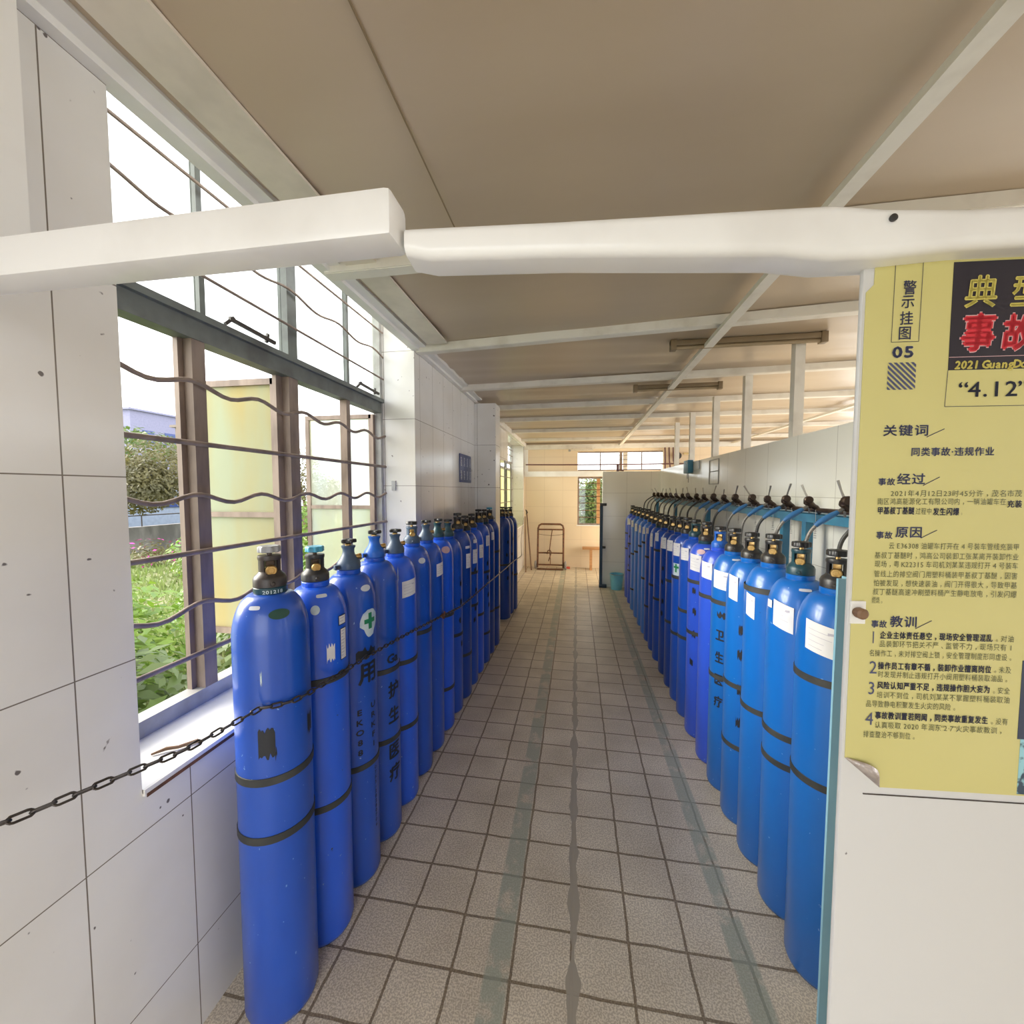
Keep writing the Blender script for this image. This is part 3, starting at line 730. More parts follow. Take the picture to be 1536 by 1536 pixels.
# ------------------------------------------------------------------ gas cylinders
RB = .1078
def wheel_mb(T, kind):
    m = MB(); n = 48
    def ring(z, k):
        out = []
        for i in range(n):
            a = 2*math.pi*i/n
            r = (.0305+.0022*math.cos(8*a)) if kind == 'lobed' else (.0265+.0075*max(-.6, math.cos(5*a)))
            out.append(m.bm.verts.new((r*k*math.cos(a), r*k*math.sin(a), z)))
        return out
    zb = T-(.021 if kind == 'lobed' else .0165); zs = [(zb, .90), (zb+.002, 1.0), (T-.004, 1.0), (T-.0005, .90), (T-.001, .5), (T-.004, .3)]
    rs = [ring(z, k) for z, k in zs]
    for A, B in zip(rs, rs[1:]):
        for k in range(n): m._f([A[k], A[(k+1)%n], B[(k+1)%n], B[k]])
    m._f(rs[0][::-1]); m._f(rs[-1])
    return m
def wrap_text(m, text, ang0, z0, w, h, bold=.012, vertical=False, step=None):
    """lettering painted on the shell, angles in radians about the cylinder axis, text reads left to right seen from outside"""
    t = bmesh.new()
    def put(pts, fs):
        vs_ = [t.verts.new((p[0], p[1], 0)) for p in pts]
        for f_ in fs:
            try: t.faces.new([vs_[i] for i in f_])
            except ValueError: pass
    if vertical:
        for i, ch in enumerate(text):
            letter_line(put, ch, -w/2, w/2, z0-i*step, h, bold)
    else:
        letter_line(put, text, -w/2, w/2, z0, h, bold)
    for _ in range(3):
        es = [e for e in t.edges if e.calc_length() > .007]
        if not es: break
        bmesh.ops.subdivide_edges(t, edges=es, cuts=1)
    mp = {}
    for v in t.verts:
        a = ang0 + v.co.x/RB
        mp[v] = m.bm.verts.new(((RB+.0011)*math.cos(a), (RB+.0011)*math.sin(a), v.co.y))
    for f_ in t.faces: m._f([mp[v] for v in f_.verts])
    t.free()
def smear(m, a0, a1, z0, z1, seed, r=RB+.0009):
    rng = random.Random(seed); n = 10
    e0 = [rng.uniform(-.012, .012) for _ in range(n+1)]; e1 = [rng.uniform(-.012, .012) for _ in range(n+1)]
    m.patch(r, a0, a1, z0, z1, n, ragged=lambda k, s: (e0, e1)[s][k])

def gas_cylinder(x, y, top, paint, gk, gmat, wmat, label, group, bands=(), papers=(), turn=0, lug=-1, extra=None, wheel=None):
    th = math.atan2(-y, -x) + R(turn)
    t = thing('gas_cylinder', label, 'gas cylinder', (x, y, 0), th, group)
    T = top; zs = T-.285
    prof = [(0, .004), (.07, .002), (.092, 0), (.103, .006), (RB, .022), (RB, .4), (RB, .8), (RB, zs)]
    for i in range(1, 11):
        a = R(90)*i/10
        prof.append((.046+(RB-.046)*math.cos(a), zs+.138*math.sin(a)))
    MB().lathe(prof, 40).obj('body', paint, t, 50)
    MB().lathe([(.046, T-.150), (.0475, T-.146), (.0475, T-.130), (.044, T-.126)], 28).obj('neck_ring', paint if gk == 'tulip' else 'guard_teal' if gmat == 'guard_brown' else paint, t)
    g = MB()
    if gk == 'open':
        g.lathe([(.044, T-.128), (.0475, T-.126), (.0475, T-.104), (.043, T-.094), (.034, T-.086), (.031, T-.080), (.026, T-.080), (.026, T-.10)], 28)
        for c0 in (R(90), R(-90)):
            g.lathe([(.031, T-.082), (.031, T-.036), (.026, T-.036), (.026, T-.082)], 10, a0=c0-R(52), a1=c0+R(52))
        g.lathe([(.026, T-.046), (.032, T-.044), (.0335, T-.036), (.032, T-.030), (.024, T-.030), (.012, T-.030)], 28)
        g.lathe([(.006, 0), (.008, .004), (.005, .008), (0, .009)], 10, c=(.045, .0, T-.115), axis='x')
    else:
        g.lathe([(.044, T-.128), (.048, T-.125), (.048, T-.104), (.0445, T-.095), (.035, T-.082), (.0265, T-.068), (.0235, T-.055), (.024, T-.042), (.0285, T-.034), (.0285, T-.028), (.022, T-.027), (.008, T-.027)], 28)
        lx = .012; ly = lug*.052
        g.box(lx-.010, lx+.010, min(ly-.012*1, ly+.012), max(ly-.012, ly+.012), T-.125, T-.105, bev=.002)
    go = g.obj('valve_guard', gmat, t)
    if gk == 'tulip':
        MB().lathe([(.0055, -.013), (.0055, .013)], 10, c=(lx+.002, ly, T-.115), axis='x').obj('clamp_bolt', 'guard_black', go)
    v = MB().lathe([(.0115, T-.126), (.0125, T-.105), (.0125, T-.065), (.009, T-.055), (.009, T-.040), (.0075, T-.034), (.0075, T-.016)], 16)
    q = MB()
    if gk == 'open':
        q.lathe([(.0, .004), (.0150, .004), (.0165, .010), (.0165, .030), (.0135, .034), (.0085, .034), (.0075, .0325), (0, .0325)], 20, c=(0, 0, T-.076), axis='x')
        v.box(-.014, .010, -.012, .012, T-.070, T-.044, bev=.002)
    else:
        s_ = -lug
        q.lathe([(0, 0), (.010, .0), (.010, .040), (.0125, .040), (.0125, .050), (.006, .051), (0, .051)] , 16, c=(.006, 0 if s_ > 0 else -.051, T-.078), axis='y')
        if wmat == 'wheel_black': v.lathe([(.013, T-.029), (.013, T-.022), (.009, T-.018)], 14)
    dark = gk == 'open' and (wmat in ('wheel_grey', 'wheel_cyan') or y > 2.95)
    vo = v.obj('brass_valve', 'valve_dark' if dark else 'brass', t)
    q.obj('outlet', 'brass', vo)
    wheel_mb(T, wheel or ('lobed' if gk == 'open' else 'cross')).obj('handwheel', wmat, t, 40)
    for z in bands:
        hh = .0125
        MB().lathe([(RB+.0003, z-hh), (RB+.0028, z-hh+.001), (RB+.0028, z+hh-.001), (RB+.0003, z+hh)], 40, cap=False).obj('rubber_ring', 'rubber', t, 60)
    for (a, wd, zc, h, sh) in papers:
        da = wd/RB/2
        p = MB().patch(RB+.0010, R(a)-da, R(a)+da, zc-h/2, zc+h/2, 8, shear=sh)
        p.mi = 1
        rng = random.Random(int(abs(x*1000)+y*100))
        for q in range(4):
            z_ = zc+h*(.25-.18*q)
            l0 = -.8; l1 = rng.uniform(-.1, .8)
            p.patch(RB+.0014, R(a)+da*l0, R(a)+da*l1, z_-.0008, z_+.0008, 5, shear=sh*(l1-l0)/2)
        p.patch(RB+.0014, R(a)+da*.25, R(a)+da*.65, zc+h*.2, zc+h*.28, 3)
        p.obj('paper_label', ['paper', 'print'], t, 60)
    if extra: extra(t, T)
    return t
def plate(t, T, a, zf, wd=.035, h=.014, mat='plate', name='data_plate'):
    """small plate on the dome; zf = 0 at the shoulder, 1 at the neck"""
    s = math.asin(max(0, min(1, zf))); zs = T-.285
    def P(da, dz):
        q = s+dz; r = .046+(RB-.046)*math.cos(q)+.0012; z = zs+.138*math.sin(q)+.001
        return (r*math.cos(R(a)+da), r*math.sin(R(a)+da), z)
    m = MB(); rr = .046+(RB-.046)*math.cos(s); da = wd/2/rr; dq = h/2/.11
    n = 20; ring = []
    for k in range(n):
        ang = 2*math.pi*k/n; e = .5 if name == 'data_plate' else 1
        cx_ = math.copysign(abs(math.cos(ang))**e, math.cos(ang)); sy_ = math.copysign(abs(math.sin(ang))**e, math.sin(ang))
        ring.append(m.bm.verts.new(P(da*cx_, dq*sy_)))
    c = m.bm.verts.new(P(0, 0))
    for k in range(n): m._f([ring[k], ring[(k+1)%n], c])
    m.obj(name, mat, t, 60)

make_glyphs(sorted(set('卫生医疗护用氧URKFIEO8Ga0123456789-' + '高压气体' + ''.join(x[4] for x in TXT))))

LG, RG = 'gas cylinders in the left row', 'gas cylinders in the right row'
def x_l1(t, T):
    m = MB(); sv = RB
    tx = bmesh.new()
    def put(pts, fs):
        vs_ = [m.bm.verts.new((.0483*math.cos(p[0]/.0483), .0483*math.sin(p[0]/.0483), p[1])) for p in pts]
        for f_ in fs: m._f([vs_[i] for i in f_])
    letter_line(put, '201218', -.030, .030, T-.146, .015, .02)
    m.obj('stamped_lettering', 'chalk', t)
    plate(t, T, 5, .62, .058, .030, 'green_dark', 'oval_sticker'); plate(t, T, -38, .78, .032, .014)
    for a in ((-32, -8, .885, .965, 3), (48, 62, .90, .965, 8), (-12, -6, .875, .90, 5)):
        m = MB(); smear(m, R(a[0]), R(a[1]), a[2], a[3], a[4]); m.obj('stencil_remains', 'ink', t)
    m = MB(); smear(m, R(-26), R(-23.5), 1.11, 1.14, 9); m.obj('paint_chip', 'white_mark', t)
def x_l2(t, T):
    plate(t, T, 5, .82, .036, .016); plate(t, T, -10, .5, .03, .03, 'white_mark', 'worn_sticker')
    for (a, w_, zc, h) in ((44, .040, 1.205, .036), (46, .034, 1.115, .118)):
        da = w_/RB/2
        p = MB(); p.patch(RB+.0010, R(a)-da, R(a)+da, zc-h/2, zc+h/2, 8); p.mi = 1; k = .86
        p.patch(RB+.0013, R(a)-da*k, R(a)+da*k, zc-h/2+.003, zc+h/2-.003, 8); p.mi = 2
        for q in range(int(h/.012)): p.patch(RB+.0016, R(a)-da*.7, R(a)+da*(.5-.3*(q % 3)), zc+h/2-.012-q*.0115, zc+h/2-.009-q*.0115, 4)
        p.obj('hazard_label', ['ink', 'paper', 'print'], t, 60)
    m = MB(); smear(m, R(8), R(24), 1.07, 1.125, 14); m.obj('torn_label', 'paper', t)
def x_l3(t, T):
    plate(t, T, 22, .60, .050, .026, 'plate', 'oval_sticker')
    m = MB(); n = 24; ring = []
    rng = random.Random(7); a0, z0 = R(26), 1.135
    for k in range(n):
        a = 2*math.pi*k/n; rr = .047*(1+rng.uniform(-.05, .05)); dz = rr*math.sin(a)*1.25*(1.15 if math.sin(a) < 0 else .85)
        ring.append((rr*math.cos(a)*1.05*(1 if math.sin(a) > -.3 else .75), dz))
    def disc(m, f, r): 
        prev = [m.bm.verts.new((r*math.cos(a0+x_*f/RB), r*math.sin(a0+x_*f/RB), z0+z_*f)) for x_, z_ in ring]; return prev
    rs = [disc(m, f_, RB+.001) for f_ in (1, .7, .4, .1)]
    for A, B in zip(rs, rs[1:]):
        for k in range(n): m._f([A[k], A[(k+1)%n], B[(k+1)%n], B[k]])
    m._f(rs[-1]); po = m.obj('white_patch', 'white_mark', t)
    m = MB(); r = RB+.0018; q = .0095
    m.patch(r, a0-.030/RB, a0+.030/RB, z0-q, z0+q, 10).patch(r+.0002, a0-q/RB, a0+q/RB, z0-.034, z0+.034, 4)
    m.obj('green_cross', 'green_mark', po)
    m = MB(); wrap_text(m, '用', R(18), .875, .105, .10, .03); m.obj('stencil_character', 'ink', t)
    m = MB(); smear(m, R(-10), R(42), .985, 1.02, 31); m.obj('stencil_remains', 'ink', t)
    for args in (('URKFI', R(31), .755, .024, .034, .035, True, .043), ('EKO88', R(-4), .745, .024, .034, .035, True, .043), ('0755-28280706', R(36), .475, .014, .020, .02, True, .0215)):
        m = MB(); wrap_text(m, *args); m.obj('stencil_lettering', 'ink', t)
def x_l4(t, T):
    m = MB(); wrap_text(m, 'Ga', R(26), .86, .07, .06, .04)
    m.obj('stencil_lettering', 'ink', t)
    for ch, z in zip('护生医疗', (.695, .57, .395, .285)):
        m = MB(); wrap_text(m, ch, R(26), z, .078, .085, .03); m.obj('stencil_character', 'ink', t)
    m = MB(); smear(m, R(52), R(62), 1.24, 1.30, 2); m.obj('torn_label', 'white_mark', t)
def x_l6(t, T): plate(t, T, 25, .45, .046, .03, 'plate', 'oval_sticker')
def x_l8(t, T): plate(t, T, 15, .55, .07, .045, 'pink', 'faded_label')
def x_r2(t, T): plate(t, T, 18, .80, .040, .013); plate(t, T, 62, .72, .035, .025, 'pink', 'faded_label')
def x_r5(t, T): plate(t, T, 15, .86, .040, .013)
def x_stencil(a, seed, chars=None):
    def f(t, T):
        rng = random.Random(seed)
        for q in range(4):
            z = 1.0-q*.15+rng.uniform(-.03, .03); a_ = a+rng.uniform(-8, 8)
            m = MB(); smear(m, R(a_-7), R(a_+7), z-.02, z+.02, seed*7+q); m.obj('stencil_remains', 'ink', t)
    return f
def x_r5b(t, T):
    x_r5(t, T); m = MB(); smear(m, R(-36), R(16), .985, 1.01, 77)
    m.obj('stencil_remains', 'ink', t)
    for i, ch in enumerate('卫生医疗'):
        m = MB(); wrap_text(m, ch, R(-26), .855-.125*i, .055, .068, .03); m.obj('stencil_character', 'ink', t)
def x_r7(t, T):
    plate(t, T, 10, .80, .035, .013); plate(t, T, -12, .66, .052, .035, 'pink', 'faded_label'); x_stencil(-35, 5)(t, T)
def x_cross(t, T):
    m = MB(); a0, z0 = R(-38), 1.06
    m.patch(RB+.001, a0-.032/RB, a0+.03/RB, z0-.045, z0+.05, 6); po = m.obj('white_patch', 'white_mark', t)
    m = MB().patch(RB+.002, a0-.025/RB, a0+.025/RB, z0+.012, z0+.028, 6).patch(RB+.0022, a0-.008/RB, a0+.008/RB, z0-.02, z0+.045, 3)
    m.obj('green_cross', 'green_mark', po)

left = [ # y, dx, top, paint, guard kind, guard, wheel, bands, papers, extra, label
 (1.12, 0, 1.507, 'blue_royal', 'open', 'guard_brown', 'wheel_grey', (.805, .622), (), x_l1, 'nearest blue gas cylinder on the left, grey handwheel over brown guard'),
 (1.342, 0, 1.475, 'blue_bright', 'open', 'guard_black', 'wheel_cyan', (1.0, .53), (), x_l2, 'blue gas cylinder with cyan handwheel and black bordered white labels'),
 (1.564, 0, 1.475, 'blue_royal', 'tulip', 'guard_slate', 'wheel_black', (.52,), (), x_l3, 'blue gas cylinder with green cross on a white patch'),
 (1.786, 0, 1.49, 'blue_royal', 'tulip', 'guard_blue', 'wheel_black', (.83, .49), (), x_l4, 'blue gas cylinder with big black characters and bright blue guard, left row'),
 (2.008, 0, 1.475, 'blue_bright', 'tulip', 'guard_slate', 'wheel_black', (.78, .43), ((22, .095, 1.17, .085, .01),), None, 'blue gas cylinder with large torn white label, slate guard, fifth on the left'),
 (2.23, 0, 1.50, 'blue_royal', 'open', 'guard_slate', 'wheel_black', (.86,), (), x_l6, 'blue gas cylinder with pale oval sticker and open slate guard, sixth on the left'),
 (2.452, 0, 1.49, 'blue_royal', 'tulip', 'guard_slate', 'wheel_black', (), ((36, .075, 1.18, .08, .01),), None, 'blue gas cylinder with square white label, seventh on the left'),
 (2.674, 0, 1.485, 'blue_bright', 'tulip', 'guard_teal', 'wheel_black', (.82, .3), (), x_l8, 'blue gas cylinder with faded pink shoulder label, eighth on the left'),
 (2.896, 0, 1.465, 'blue_royal', 'tulip', 'guard_teal', 'wheel_black', (.60,), (), x_stencil(40, 3), 'plain blue gas cylinder with teal guard, ninth on the left'),
 (3.118, .01, 1.50, 'blue_navy', 'open', 'guard_black', 'wheel_black', (.36,), ((42, .06, 1.23, .02, 0), (44, .055, 1.12, .115, 0)), None, 'taller dark blue gas cylinder with two white labels, tenth on the left'),
 (3.340, .01, 1.465, 'blue_royal', 'open', 'guard_black', 'wheel_black', (.98, .7), ((44, .05, 1.25, .03, 0), (44, .06, 1.12, .12, 0)), x_stencil(44, 9), 'shorter blue gas cylinder with white labels, eleventh on the left'),
 (3.562, .01, 1.47, 'blue_bright', 'open', 'guard_black', 'wheel_black', (.55,), ((46, .06, 1.13, .12, 0),), None, 'bright blue gas cylinder with white label, fourth before the pillar'),
 (3.784, .02, 1.50, 'blue_royal', 'open', 'guard_black', 'wheel_black', (.9, .3), ((48, .06, 1.2, .1, 0),), x_stencil(50, 4), 'blue gas cylinder with white label, third before the pillar'),
 (4.006, .02, 1.49, 'blue_navy', 'open', 'guard_brown', 'wheel_black', (.45,), ((50, .05, 1.22, .08, 0),), None, 'dark blue gas cylinder with brown guard, second before the pillar'),
 (4.228, .03, 1.50, 'blue_navy', 'open', 'guard_black', 'wheel_cyan', (1.03, .42), (), None, 'dark blue gas cylinder standing directly before the tiled pillar'),
 (5.14, 0, 1.47, 'blue_navy', 'open', 'guard_black', 'wheel_black', (.72,), (), x_stencil(30, 6), 'dark blue gas cylinder standing just behind the tiled pillar'),
 (5.362, .01, 1.455, 'blue_navy', 'open', 'guard_black', 'wheel_black', (), (), x_stencil(50, 2), 'dark blue gas cylinder, middle one of three behind the pillar'),
 (5.584, .03, 1.45, 'blue_navy', 'open', 'guard_black', 'wheel_black', (.5,), (), x_cross, 'dark blue gas cylinder, farthest of three behind the pillar'),
]
for i, (y, dx, T, paint, gk, gm, wm, bands, papers, ex, lab) in enumerate(left):
    gas_cylinder(-.96+dx, y, T, paint, gk, gm, wm, lab, LG, bands, papers, extra=ex, turn=8 if gk == 'open' else 20)

ordn = ['nearest', 'second', 'third', 'fourth', 'fifth', 'sixth', 'seventh', 'eighth', 'ninth', 'tenth', 'eleventh', 'twelfth', 'thirteenth', 'fourteenth', 'fifteenth', 'sixteenth', 'third last', 'second last', 'farthest']
right = [ # y, top, paint, guard, wheel, bands, papers, extra, label
 (1.49, 1.482, 'blue_sky', 'guard_black', (1.055, .705), ((-10, .105, 1.195, .10, -.02),), None, 'nearest blue gas cylinder on the right with large white paper, beside light blue post'),
 (1.712, 1.482, 'blue_sky', 'guard_teal', (.73, .617), ((-22, .075, 1.20, .10, -.02), (-55, .03, 1.235, .03, 0)), x_r2, 'second blue gas cylinder on the right, teal guard and hanging white paper'),
 (1.934, 1.488, 'blue_sky', 'guard_black', (1.245, .705), ((-42, .05, 1.17, .10, -.015),), None, 'third blue gas cylinder on the right, black ring high above a narrow paper'),
 (2.156, 1.472, 'blue_sky', 'guard_black', (.71, .40), ((-38, .055, 1.20, .12, -.01),), x_stencil(-12, 11), 'scratched blue gas cylinder with black stencil remains, fourth on the right'),
 (2.382, 1.472, 'blue_sky', 'guard_black', (1.065, .645), ((-26, .105, 1.19, .10, -.01),), x_r5b, 'blue gas cylinder with black characters below a smear, fifth on the right'),
 (2.606, 1.462, 'blue_violet', 'guard_blue', (1.04,), ((-34, .075, 1.20, .10, -.01),), None, 'violet blue gas cylinder with blue guard, sixth on the right'),
 (2.87, 1.47, 'blue_violet', 'guard_brown', (1.07, .72), ((-30, .085, 1.2, .11, -.01),), x_r7, 'violet blue gas cylinder with pink shoulder label and brown guard, seventh on the right'),
 (3.11, 1.47, 'blue_royal', 'guard_teal', (.80, .60), ((-36, .07, 1.22, .09, 0),), None, 'blue gas cylinder with dark teal guard, eighth on the right'),
 (3.334, 1.47, 'blue_royal', 'guard_black', (1.0, .55), ((-40, .07, 1.22, .10, 0),), x_cross, 'blue gas cylinder with green mark under its paper, ninth on the right'),
 (3.558, 1.46, 'blue_navy', 'guard_black', (.92, .57), ((-42, .07, 1.22, .09, 0),), None, 'dark blue gas cylinder with white paper, tenth on the right'),
 (3.80, 1.452, 'blue_navy', 'guard_black', (), ((-44, .07, 1.21, .10, 0),), x_stencil(-45, 21), 'dark blue gas cylinder with smeared stencil, eleventh on the right'),
 (4.10, 1.445, 'blue_royal', 'guard_black', (1.1, .62), ((-44, .05, 1.23, .08, 0),), None, 'blue gas cylinder with narrow paper, twelfth on the right'),
 (4.35, 1.445, 'blue_royal', 'guard_brown', (.7,), ((-48, .04, 1.17, .14, 0),), None, 'blue gas cylinder with a dangling paper strip, thirteenth on the right'),
 (4.61, 1.445, 'blue_royal', 'guard_black', (.95, .4), ((-48, .045, 1.24, .06, 0),), None, 'blue gas cylinder, seventh from the far end of right row'),
 (4.85, 1.445, 'blue_pale', 'guard_black', (1.08, .66), ((-48, .05, 1.22, .08, 0),), None, 'pale blue gas cylinder, sixth from the far end of right row'),
 (5.13, 1.455, 'blue_pale', 'guard_black', (1.0,), ((-50, .05, 1.21, .09, 0),), None, 'pale blue gas cylinder, fifth from the far end of right row'),
 (5.46, 1.45, 'blue_pale', 'guard_black', (.88,), ((-50, .06, 1.2, .10, 0),), None, 'pale blue gas cylinder, fourth from the far end of right row'),
 (5.80, 1.45, 'blue_pale', 'guard_black', (.8, .3), ((-52, .06, 1.22, .09, 0),), None, 'pale blue gas cylinder, third from the far end of right row'),
 (6.13, 1.445, 'blue_violet', 'guard_black', (.9, .5), ((-52, .06, 1.22, .08, 0),), x_stencil(-50, 33), 'violet blue gas cylinder, second from the far end of right row'),
 (6.47, 1.45, 'blue_violet', 'guard_black', (1.02, .78), ((-30, .03, 1.2, .1, 0),), None, 'farthest gas cylinder of the right row, beside the light blue bucket'),
]
for i, (y, T, paint, gm, bands, papers, ex, lab) in enumerate(right):
    gas_cylinder(.868, y, T, paint, 'open', gm, 'wheel_black', lab, RG, bands, papers, extra=ex, turn=-6)

# ------------------------------------------------------------------ poster
root = thing('warning_poster', 'large yellow warning poster with black title block on the white panel', 'poster', tuple(PM @ Vector((.15, -.001, 1.25))))
bpy.context.view_layer.update()
def pp(mb, name, mat): return under(mb.obj(name, mat, sharp=60), root)
def pv(s, z, d): return PM @ Vector((s, -d, z))
sheet = MB()
poly = [(.0135, 1.984), (.0130, 1.955), (.0035, 1.945), (.0035, 1.30), (.0505, 1.2595), (.335, 1.2595), (.335, 1.984)]
sheet.prism([pv(s, z, .0002) for s, z in poly], [pv(s, z, .0012) for s, z in poly])
bmesh.ops.recalc_face_normals(sheet.bm, faces=sheet.bm.faces[:])
pp(sheet, 'sheet', 'poster')
def rect(m, s0, z0, s1, z1, d): m.prism([pv(s0, z0, d-.0003), pv(s1, z0, d-.0003), pv(s1, z1, d-.0003), pv(s0, z1, d-.0003)], [pv(s0, z0, d), pv(s1, z0, d), pv(s1, z1, d), pv(s0, z1, d)])
def line(m, a, b, wd, d):
    a = Vector((a[0], a[1])); b = Vector((b[0], b[1])); n = Vector((-(b-a).y, (b-a).x)).normalized()*wd/2
    q = [a+n, a-n, b-n, b+n]
    m._f([m.bm.verts.new(pv(p.x, p.y, d)) for p in q])
m = MB(); rect(m, .109, 1.8397, .333, 1.979, .0016); pp(m, 'title_block', 'poster_black')
m = MB(); rect(m, .2225, 1.34, .334, 1.45, .0016); pp(m, 'picture', 'poster_navy')
m = MB(); rect(m, .2265, 1.262, .334, 1.34, .0016); pp(m, 'picture', 'poster_picture')
m = MB()
for a, b in (((.0380, 1.983), (.0372, 1.8785)), ((.0718, 1.983), (.0710, 1.8785)), ((.0370, 1.8785), (.0712, 1.8785)), ((.1088, 1.8397), (.1072, 1.792)), ((.1072, 1.792), (.333, 1.792))):
    line(m, a, b, .0007, .0018)
for a, b in (((.087, 1.7519), (.1087, 1.7627)), ((.0858, 1.6868), (.1063, 1.6984)), ((.0868, 1.6154), (.1067, 1.6265)), ((.0862, 1.4897), (.1065, 1.5016))):
    line(m, a, b, .0010, .0018)
pp(m, 'rule_lines', 'poster_bold')
m = MB(); line(m, (.109, 1.8565), (.333, 1.8565), .0007, .0019); pp(m, 'rule_lines', 'poster_pink')
m = MB()
x0, x1, z0, z1 = .0345, .0695, 1.8155, 1.8515; n = 7; pitch = (x1-x0)/5.0
def clip(poly, f):
    out = []
    for i, p in enumerate(poly):
        q = poly[(i+1) % len(poly)]; fp, fq = f(p), f(q)
        if fp >= 0: out.append(p)
        if fp*fq < 0: t = fp/(fp-fq); out.append((p[0]+(q[0]-p[0])*t, p[1]+(q[1]-p[1])*t))
    return out
for k in range(-6, 7):
    c = x0+k*pitch
    st = [(c, z1), (c+pitch*.55, z1), (c+pitch*.55+(z1-z0), z0), (c+(z1-z0), z0)]
    for f_ in (lambda p: p[0]-x0, lambda p: x1-p[0]): st = clip(st, f_) if len(st) > 2 else []
    if len(st) > 2: m._f([m.bm.verts.new(pv(p[0], p[1], .0018)) for p in st])
pp(m, 'hatched_square', 'poster_slate')
sty = {'t': ('body_text', 'poster_text', 0, 0), 'b': ('bold_text', 'poster_bold', .025, 0), 'h': ('heading_text', 'poster_slate', .022, 0), 'n': ('list_number', 'poster_slate', 0, 0),
       's': ('side_title', 'poster_slate', .01, 0), 'S': ('side_number', 'poster_slate', .04, 0), 'y': ('title_text', 'poster_yellow', .02, .08), 'r': ('title_text_red', 'poster_red', .035, .08),
       'i': ('english_title', 'poster_yellow', .04, .12), 'k': ('date_text', 'poster_bold', .012, 0)}
for (s0, s1, z0, h, txt, st) in TXT:
    nm, mt, bold, slant = sty[st]
    if st in 'SiknN': h *= 1.3
    m = MB()
    def put(pts, fs, m=m, d=.0021):
        vs_ = [m.bm.verts.new(pv(p[0], p[1], d)) for p in pts]
        for f_ in fs: m._f([vs_[i] for i in f_])
    letter_line(put, txt, s0, s1, z0, h, bold, slant)
    if st == 'r':
        m.mi = 1
        letter_line(lambda pts, fs, m=m: put(pts, fs, m, .0019), txt, s0, s1, z0, h, bold+.022, slant); m.mi = 0
    pp(m, nm, [mt, 'poster_pink'] if st == 'r' else mt)
# curled silver corner
m = MB(); rng = random.Random(3)
A = (.0035, 1.300); B = (.0505, 1.2595); nn = 9
rows = []
for i in range(nn+1):
    t = i/nn; bx, bz = A[0]+(B[0]-A[0])*t, A[1]+(B[1]-A[1])*t
    L_ = .020*math.sin(math.pi*min(1, t*1.0+.05))*(.55+.6*t)
    row = []
    for j in range(6):
        q = j/5; ang = q*2.2
        off = L_*q; lift = .0015+.010*math.sin(math.pi*min(1, q*.8))*math.sin(math.pi*t)+rng.uniform(-.0012, .0012)*q
        row.append(m.bm.verts.new(pv(bx+off*.72, bz+off*.72, lift)))
    rows.append(row)
for a, b in zip(rows, rows[1:]):
    for j in range(5): m._f([a[j], a[j+1], b[j+1], b[j]])
pp(m, 'curled_corner', 'foil')

# latch knob on the panel edge
root = thing('panel_latch', 'brown round knob on small white square plate at panel edge', 'latch', tuple(PM @ Vector((.01, -.002, 1.515))))
bpy.context.view_layer.update()
m = MB().box(.001, .020, -.004, -.0003, 1.495, 1.527, bev=.001, mat=PM); under(m.obj('plate', 'white_paint'), root)
m = MB().lathe([(.006, .0), (.0075, .004), (.0075, .012), (.005, .014), (0, .014)], 18, axis='y')
for v in m.bm.verts: v.co = PM @ Vector((v.co.x+.008, -.0035-v.co.y, v.co.z+1.512))
under(m.obj('knob', 'brown_pole'), root)

# light blue post beside the nearest right cylinder
root = thing('steel_post', 'flat light blue painted steel post beside the nearest right cylinder', 'post', (.69, 1.15, 0))
MB().bar((-.004, 0, 0), (-.001, 0, 1.452), .036, .008, up=(0,1,0)).bar((.016, .018, 0), (.016, .018, 1.452), .006, .04, up=(0,1,0)).obj('angle_bar', 'lightblue_paint', root)
MB().box(-.055, .03, -.035, .05, 0, .008, bev=.002).obj('foot_plate', 'lightblue_paint', root)

# ------------------------------------------------------------------ manifold rack along the right wall
RX = 1.28; RZ = 1.555
root = thing('manifold_rack', 'teal blue steel manifold rack running along the right wall', 'rack', (RX, 4.3, 0))
bpy.context.view_layer.update()
def rk(mb, name, mat): return under(mb.obj(name, mat), root)
rk(MB().box(RX-.004, RX+.004, 1.62, 6.95, RZ-.05, RZ).box(RX-.004, RX+.05, 1.62, 6.95, RZ-.004, RZ+.002), 'rail', 'teal_paint')
rk(MB().tube([(RX-.02, 1.62, RZ+.022), (RX-.02, 6.95, RZ+.022)], .0125, 10), 'gas_pipe', 'valve_dark')
for y in (2.51, 2.76, 4.265, 5.6, 6.8):
    rk(MB().bar((RX+.02, y, 0), (RX+.02, y, RZ-.006), .04, .04, up=(0, 1, 0)), 'post', 'teal_paint')
rk(MB().bar((RX+.005, 2.73, 1.50), (RX+.005, 2.36, 1.56-.02), .006, .006).bar((RX-.01, 2.51, 1.36), (RX-.01, 2.36, 1.52), .008, .008), 'brace', 'guard_black')
lev = [1.83, 2.07, 2.36, 2.60, 2.82, 3.07, 3.37, 3.62, 3.88, 4.15, 4.41, 4.68, 4.95, 5.22, 5.5, 5.8, 6.1, 6.4, 6.7]
pos_w = ['nearest', 'second', 'third', 'fourth', 'fifth', 'sixth', 'seventh', 'eighth', 'ninth', 'tenth', 'eleventh', 'twelfth', 'thirteenth', 'fourteenth', 'fifteenth', 'fourth last', 'third last', 'second last', 'farthest']
rng = random.Random(11)
vproto = None
